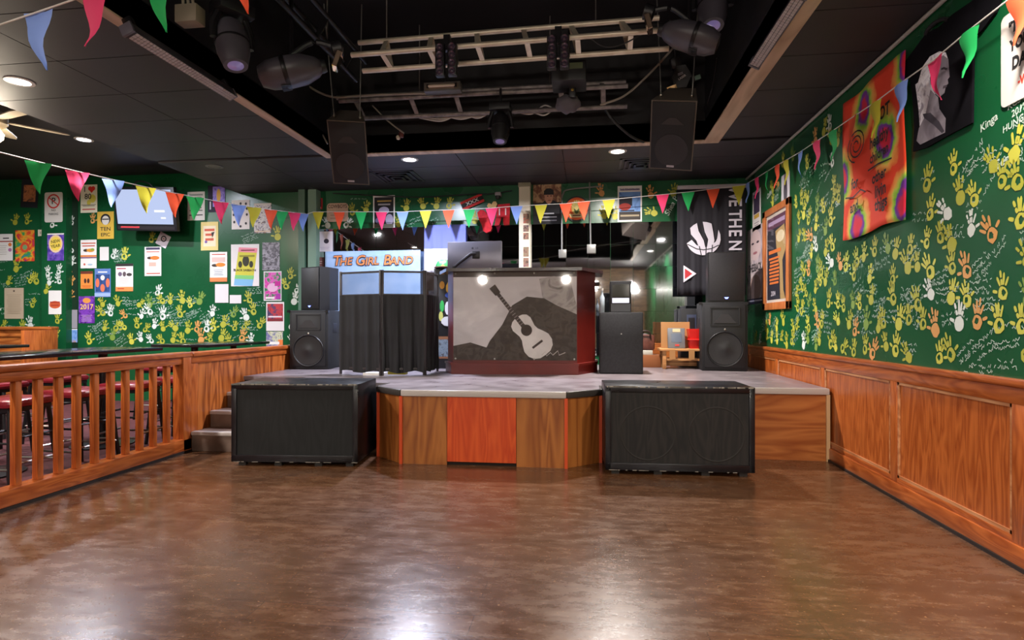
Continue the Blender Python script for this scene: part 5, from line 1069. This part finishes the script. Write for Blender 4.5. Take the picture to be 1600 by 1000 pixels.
# junction box and cables
t = thing('junction_box', 'small tan junction box with cables at the top of the side truss', 'electrical box', onX(297, 25, -2.7)); bx('box', M('jbox_tan', '8a8070', .6), -.08, .08, -.05, .05, -.06, .06, t, .006)
for k in range(3): B().tube(curve_pts([(-.05 + k * .04, 0, .05), (-.08 + k * .03, .02, .25), (-.2 + k * .05, .05, .5)], 5), .01, 6).obj('cable', M('cable_tan', '9a8e7c', .6), t, True)
CW = M('cable_pale', '8e857c', .5); CB = M('cable_black', '1a181c', .5)
def cable(label, pts, r, mat, group=None): o0 = pts[0]; o = B().tube(curve_pts([q - o0 for q in pts], 7), r, 6).obj('cable', mat, None, True, Matrix.Translation(o0)); tag(o, label, 'cable', group)
def pc_(pts, y): return [onY(a_, b_, y) for a_, b_ in pts]
cable('pale cable sagging from the scanner on the side truss to the darker truss', pc_([(478, 132), (500, 145), (525, 152), (560, 150), (620, 147), (690, 146)], 5.8), .012, CW)
cable('straight pale cable running down behind the upright hanging speaker', pc_([(470, 140), (490, 185), (512, 225)], 6.1), .009, CW)
cable('pale cable from the darker truss to the coloured bulb', pc_([(582, 165), (605, 188), (631, 208)], 6.05), .009, CW)
for k in range(4): cable('white cable of the bundle looping along the darker truss', pc_([(655, 178 + k * 2), (690, 180 + k * 3), (720, 186 - k * 3), (745, 180 + k * 1.5), (762, 178)], 6.05), .009, M('cable_white', 'b8b0ac', .5), 'white cable bundle along the darker truss')
for k in range(4): cable('white cable of the bundle beside the cloth-draped light', pc_([(803, 174 + k), (830, 178 - k), (850, 165 + k * 5), (866, 170)], 6.05), .008, M('cable_white'), 'white cable bundle by the draped light')
cable('long pale cable rising from the darker truss to the scanner by the tilted speaker', pc_([(938, 164), (975, 150), (1010, 120), (1040, 88), (1058, 68)], 5.6), .010, CW)
cable('black cable sagging from the darker truss to the timber edge', [onY(943, 166, 6.0), onY(958, 188, 6.05), onY(985, 212, 6.15), onY(1006, 222, 6.29)], .014, CB)
cable('black cable hanging down the timber edge behind the tilted speaker', [onX(1120, 90, 1.222), onX(1114, 130, 1.222), onX(1102, 170, 1.222), onX(1087, 205, 1.222)], .008, CB)
cable('thin black cable drooping between the pale truss tubes', pc_([(915, 55), (945, 73), (975, 68), (1005, 52)], 5.1), .006, CB)
cable('black cable draped along the wall top above the mirror', pc_([(520, 302), (600, 306), (660, 308), (740, 303), (765, 303), (800, 298)], YB - .05), .008, CB)
t = thing('bulb_socket', 'red bulb socket with a pale bulb dangling under the darker truss', 'bulb', onY(627, 213, 6.1)); B().lathe([(0, -.02), (.025, -.01), (.03, .02), (.02, .05), (0, .06)], None, 12).obj('socket', M('socket_red', '5a2a24', .5), t, True); B().lathe([(0, -.04), (.02, -.03), (.024, -.01), (.014, .01)], Matrix.Translation((-.035, 0, 0)), 12).obj('bulb', M('bulb_pale', 'c8b8a8', .3), t, True)

# ================================================================ LEFT SIDE: TABLES, STOOLS, TV, FAN
TOPM = noisy('table_top', '141216', '221c20', (4, 4, 4), rough=(.1, .2)); ZTB = .95
def hightable(label, cx_, cy__, lx, ly):
    t = thing('high_table', label, 'table', (cx_, cy__, 0)); bx('tabletop', TOPM, -lx / 2, lx / 2, -ly / 2, ly / 2, ZTB - .035, ZTB, t, .008)
    for s in (-1, 1): B().tube([(0, s * ly * .3, .02), (0, s * ly * .3, ZTB - .03)], .04, 12).obj('pedestal', BLK2, t, True); B().lathe([(.27, 0), (.27, .012), (.06, .03), (.05, .04)], Matrix.Translation((0, s * ly * .3, 0)), 20).obj('base', BLK2, t, True)
hightable('long black high table running beside the railing', -4.75, 4.55, .7, 1.9)
hightable('black high table near the poster wall by the half wall', -4.75, 6.85, .75, 1.3)
hightable('black high table beside the wooden booth bench', -6.9, 5.2, .75, 1.6)
VINYL = noisy('red_vinyl', '6e1620', '862430', (6, 6, 6), rough=(.2, .3)); SHT = .66
def stool(label, x, y, rz):
    t = thing('bar_stool', label, 'stool', (x, y, 0), rz, 'red bar stools at the high tables')
    B().box(-.19, .19, -.19, .19, SHT - .06, SHT, .028).obj('seat', VINYL, t, True); bx('seat_frame', BLK2, -.17, .17, -.17, .17, SHT - .085, SHT - .058, t)
    for sx in (-1, 1):
        for sy in (-1, 1): B().tube([(sx * .2, sy * .2, 0), (sx * .155, sy * .155, SHT - .07)], .016, 8).obj('leg', BLK2, t, True)
    for z, k in ((.18, .188), (.36, .176)):
        for s in (-1, 1): B().tube([(-k, s * k, z), (k, s * k, z)], .009, 6).obj('stretcher', STEEL if z < .3 else BLK2, t); B().tube([(s * k, -k, z + .03), (s * k, k, z + .03)], .009, 6).obj('stretcher', STEEL if z < .3 else BLK2, t)
    return t
s0 = stool('red vinyl bar stool between the railing and the long high table', -4.17, 3.68, R(4))
for x, y, rz, lb in ((-4.17, 4.25, -5, None), (-4.17, 4.8, 8, None), (-4.15, 5.4, 3, None), (-5.38, 3.9, 3, 'red vinyl bar stool on the far side of the long high table'), (-5.38, 4.6, -6, 'red vinyl bar stool on the far side of the long high table'), (-5.38, 5.25, 5, 'red vinyl bar stool on the far side of the long high table'), (-4.15, 6.5, -4, 'red vinyl bar stool at the high table near the poster wall'), (-4.15, 7.15, 4, 'red vinyl bar stool at the high table near the poster wall'), (-5.4, 6.7, 0, 'red vinyl bar stool at the high table near the poster wall'), (-6.2, 5.4, 6, 'red vinyl bar stool beside the booth bench table'), (-6.2, 4.7, -8, 'red vinyl bar stool beside the booth bench table')):
    c_ = copy_tree(s0, None, Matrix.Translation((x, y, 0)) @ Matrix.Rotation(R(rz), 4, 'Z'))
    if lb: c_['label'] = lb
a = onY(-70, 512, 7.45); b = onY(76, 512, 7.45)
t = thing('booth_bench', 'orange wooden booth bench with a red seat against the poster wall', 'bench', ((a.x + b.x) / 2, 7.5, 0)); w2 = (b.x - a.x) / 2
bx('back_panel', WOODX, -w2, w2, 0, .05, 0, 1.1, t); bx('cap', WOODX, -w2 - .03, w2 + .03, -.04, .09, 1.1, 1.15, t, .01); bx('moulding', WOODX, -w2, w2, -.02, .0, 1.0, 1.04, t, .004); bx('seat', VINYL, -w2, w2, -.48, -.001, .36, .46, t, .02); bx('seat_base', WOODX, -w2, w2, -.44, -.02, 0, .36, t); bx('end_panel', WOODV, w2 - .02, w2 + .04, -.45, .06, 0, 1.1, t, .006)
# television
a, b = onY(182, 362, 7.75), onY(277, 292, 7.75); w2 = (b.x - a.x) / 2; hz = b.z - a.z
tv = thing('television', 'flat television with a bright blank screen mounted high on the green wall', 'television', mtx=Matrix.Translation(((a.x + b.x) / 2, 7.75, a.z)) @ Matrix.Rotation(R(2), 4, 'Y') @ Matrix.Rotation(R(10), 4, 'X'))
bx('casing', BLACK, -w2, w2, 0, .07, 0, hz, tv, .008); bx('screen', M('tv_screen', '1c2030', .2, emit='c2d0f4', estr=.95), -w2 + .04, w2 - .05, -.004, .002, .10, hz - .04, tv); bx('speaker_strip', M('tv_strip', '2a2428', .3), -w2 + .03, w2 - .03, -.004, .002, .02, .07, tv)
p = Print(2 * w2, hz, 0); p.rect(.66, .43, .83, .48, M('tv_lit', '303440', .3, emit='ffffff', estr=1.0)).rect(.76, .28, .84, .32, M('tv_lit')); p.lines(.08, .06, .4, .11, 1, 'c03038', .7); o = p.done(tv, 'screen_print'); o.matrix_local = Matrix.Translation((0, -.006, hz / 2)) @ RX90
B().tube([(0, .06, hz * .5), (0, .22, hz * .55)], .03, 8).obj('wall_arm', BLK2, tv, True); bx('arm_plate', BLK2, -.12, .12, .06, .09, hz * .3, hz * .7, tv); B().tube(curve_pts([(-.2, .05, hz), (-.1, .04, hz + .08), (.05, .05, hz + .06), (.12, .06, hz)], 5), .012, 6).obj('cable', CB, tv, True)
# ceiling fan
hub = onY(-12, 188, 4.9); fan = thing('ceiling_fan', 'cream ceiling fan with a lit globe over the bar tables', 'fan', (hub.x, hub.y, hub.z)); FANM = M('fan_cream', '9a8e7a', .45)
B().lathe([(0, -.08), (.07, -.075), (.12, -.03), (.12, .04), (.08, .09), (.0, .1)], None, 20).obj('motor', FANM, fan, True); B().tube([(0, 0, .08), (0, 0, ZH - hub.z)], .018, 8).obj('down_rod', FANM, fan, True)
for k in range(5):
    mt = Matrix.Rotation(R(k * 72 - 18), 4, 'Z') @ Matrix.Rotation(R(10), 4, 'X'); B().prism([(.1, -.03), (.2, -.06), (.5, -.08), (.58, -.06), (.61, 0), (.58, .06), (.5, .08), (.2, .06), (.1, .03)], -.005, .005, mt).obj('blade', FANM, fan)
B().lathe([(0, -.22), (.05, -.21), (.085, -.17), (.09, -.13), (.06, -.08)], None, 18).obj('globe', M('fan_globe', 'fff0d8', .3, emit='ffe4bc', estr=9), fan, True)
ld = bpy.data.lights.new('fan_lamp', 'POINT'); ld.energy = 45; ld.color = (1, .86, .68); ld.shadow_soft_size = .09; lo = bpy.data.objects.new('fan_lamp', ld); COL.objects.link(lo); lo.parent = fan; lo.location = (0, 0, -.33)

# ================================================================ BUNTING
BC = {'y': 'b8b02c', 'o': 'e0502a', 'g': '12a050', 'p': 'e03468', 'b': '7a98e0'}
def pennant_mesh(seed, curl):
    r = random.Random(seed); vs = []; fs = []; n = 8; ph = r.uniform(0, 6); W0, H0 = .165, .25
    for j in range(n + 1):
        v = j / n; hw = W0 / 2 * (1 - v) + .002; off = curl * .022 * math.sin(v * 7 + ph) * v; sw = curl * .02 * math.sin(v * 4 + ph * 2) * v
        for i in range(4): q = (i / 3 - .5) * 2; vs.append((q * hw + sw, off + curl * .012 * math.sin(q * 2 + ph) * (1 - v * .5), -v * H0))
    for j in range(n):
        for i in range(3): k = j * 4 + i; fs.append((k, k + 1, k + 5, k + 4))
    me = bpy.data.meshes.new('pennant'); me.from_pydata(vs, [], fs); [setattr(f_, 'use_smooth', True) for f_ in me.polygons]; return me
PEN = {}
for ck, hx in BC.items():
    for cl in (0, 1):
        for s in range(3): me = pennant_mesh(s + 3 * cl, .25 + cl * .6); me.materials.append(C(hx, .75)); PEN[ck, cl, s] = me
STR = M('bunting_string', 'd8d4d0', .7)
def garland(label, path, flags, curl, r=.004):
    """path: world points of the string; flags: (point, colour letter, heading)"""
    o0 = path[0]; t = thing('bunting', label, 'bunting', o0); B().tube([q - o0 for q in path], r, 6).obj('string', STR, t, True)
    for k, (pt, ck, hd) in enumerate(flags):
        o = link('pennant', PEN[ck, curl, k % 3], None, t); o.location = pt - o0; o.rotation_euler = (rng.uniform(-.06, .06), 0, hd)
# along the back wall
yb_ = YB - .3
fl_ = [(497, 331, 'y'), (530, 331, 'o'), (564, 331, 'g'), (596, 331, 'p'), (629, 331, 'b'), (665, 329, 'y'), (701, 328, 'o'), (733, 327, 'g'), (768, 325, 'p'), (807, 322, 'b'), (845, 320, 'y'), (884, 318, 'o'), (912, 315, 'o'), (951, 312, 'y'), (1035, 304, 'p'), (1075, 300, 'g'), (1114, 295, 'o'), (1154, 290, 'y')]
path = [onY(x, y, yb_) for x, y in [(478, 335), (490, 331)] + [(a_, b_) for a_, b_, _ in fl_] + [(1167, 288)]]
garland('string of coloured pennants across the back of the stage in front of the mirror', path, [(onY(x, y, yb_), c_, 0) for x, y, c_ in fl_], 0)
# along the right wall
xg = XR - .09
fr2 = [(1168, 286, 'b'), (1182, 278, 'p'), (1198, 268, 'g'), (1214, 258, 'o'), (1227, 251, 'y'), (1251, 237, 'b'), (1275, 221, 'p'), (1300, 205, 'g'), (1332, 183, 'o'), (1367, 160, 'y'), (1407, 130, 'b'), (1461, 92, 'p'), (1513, 48, 'g'), (1590, -12, 'o')]
path = [onX(x, y, xg) for x, y, _ in fr2] + [onX(1720, -110, xg)]
garland('string of coloured pennants running along the hand-printed side wall', path, [(onX(x, y, xg), c_, R(90)) for x, y, c_ in fr2], 1)
# from the left foreground to the post at the stage
A_ = onY(0, 238, 3.75); E_ = onY(478, 334, YB - .3)
fl2 = [(60, 'g'), (121, 'p'), (177, 'b'), (228, 'y'), (273, 'o'), (305, 'g'), (345, 'p'), (373, 'b'), (397, 'y'), (423, 'o'), (440, 'g'), (460, 'p'), (473, 'b')]
def on_line(px):
    lo_, hi = 0., 1.
    for _ in range(40):
        m_ = (lo_ + hi) / 2; q = A_.lerp(E_, m_); cx_ = q.x * math.cos(YAW) + q.y * math.sin(YAW); cy__ = -q.x * math.sin(YAW) + q.y * math.cos(YAW)
        if 800 + F * cx_ / cy__ < px: lo_ = m_
        else: hi = m_
    q = A_.lerp(E_, lo_); q.z -= .12 * 4 * lo_ * (1 - lo_) * .5; return q
hd = math.atan2(E_.y - A_.y, E_.x - A_.x)
path = [A_ + (A_ - E_) * .25 + Vector((0, 0, .1)), A_] + [on_line(x) for x, _ in fl2] + [E_]
garland('string of coloured pennants in front of the television and poster wall', path, [(on_line(x), c_, hd * .55) for x, c_ in fl2], 1, .005)
# overhead near the dance floor
yn = 2.25
near = [(-22, 46, 'y'), (61, 18, 'b'), (148, -12, 'p'), (255, -42, 'g'), (384, -72, 'o'), (520, -105, 'y')]
pts = [Vector((-4.4, 2.3, ZC - .004)), Vector((-3.6, 2.25, 2.66)), Vector((-3.0, 2.25, 2.42))] + [onY(x, y, yn) for x, y, _ in near] + [Vector((.1, 2.3, 2.98)), Vector((RX1, 2.4, ZC - .02))]
garland('string of pennants hanging across the ceiling well over the dance floor', pts, [(onY(x, y, yn), c_, R(-8)) for x, y, c_ in near], 1, .004)

# pieces that belong to a part go one level deeper
SUB = {'woofer_cone': 'woofer_ring', 'horn_mouth': 'horn_frame', 'lens': 'head', 'seam_ring': 'head', 'mesh_window': 'panel_frame', 'cloth': 'panel_frame', 'screw': 'acrylic_sheet', 'logo': 'back_shell',
       'screen_print': 'screen', 'amber_lens': 'side_lens_box', 'green_lens': 'side_lens_box', 'stickers': 'body', 'plinth_moulding': 'plinth', 'tube_holder': 'tube', 'word': 'word_outline', 'window': 'control_panel', 'mount_plate': 'arm', 'woofer_outline': 'grille', 'cooling_slot': 'body', 'liner': 'bucket'}
last = {}
for o in ORDER:
    if o.parent is None or o.parent.parent is not None: continue
    base = o.name.split('.')[0]; root = o.parent
    if base in SUB and (root.name, SUB[base]) in last:
        sib = last[root.name, SUB[base]]; mb = o.matrix_basis.copy(); o.parent = sib; o.matrix_basis = sib.matrix_basis.inverted() @ mb
    else: last[root.name, base] = o
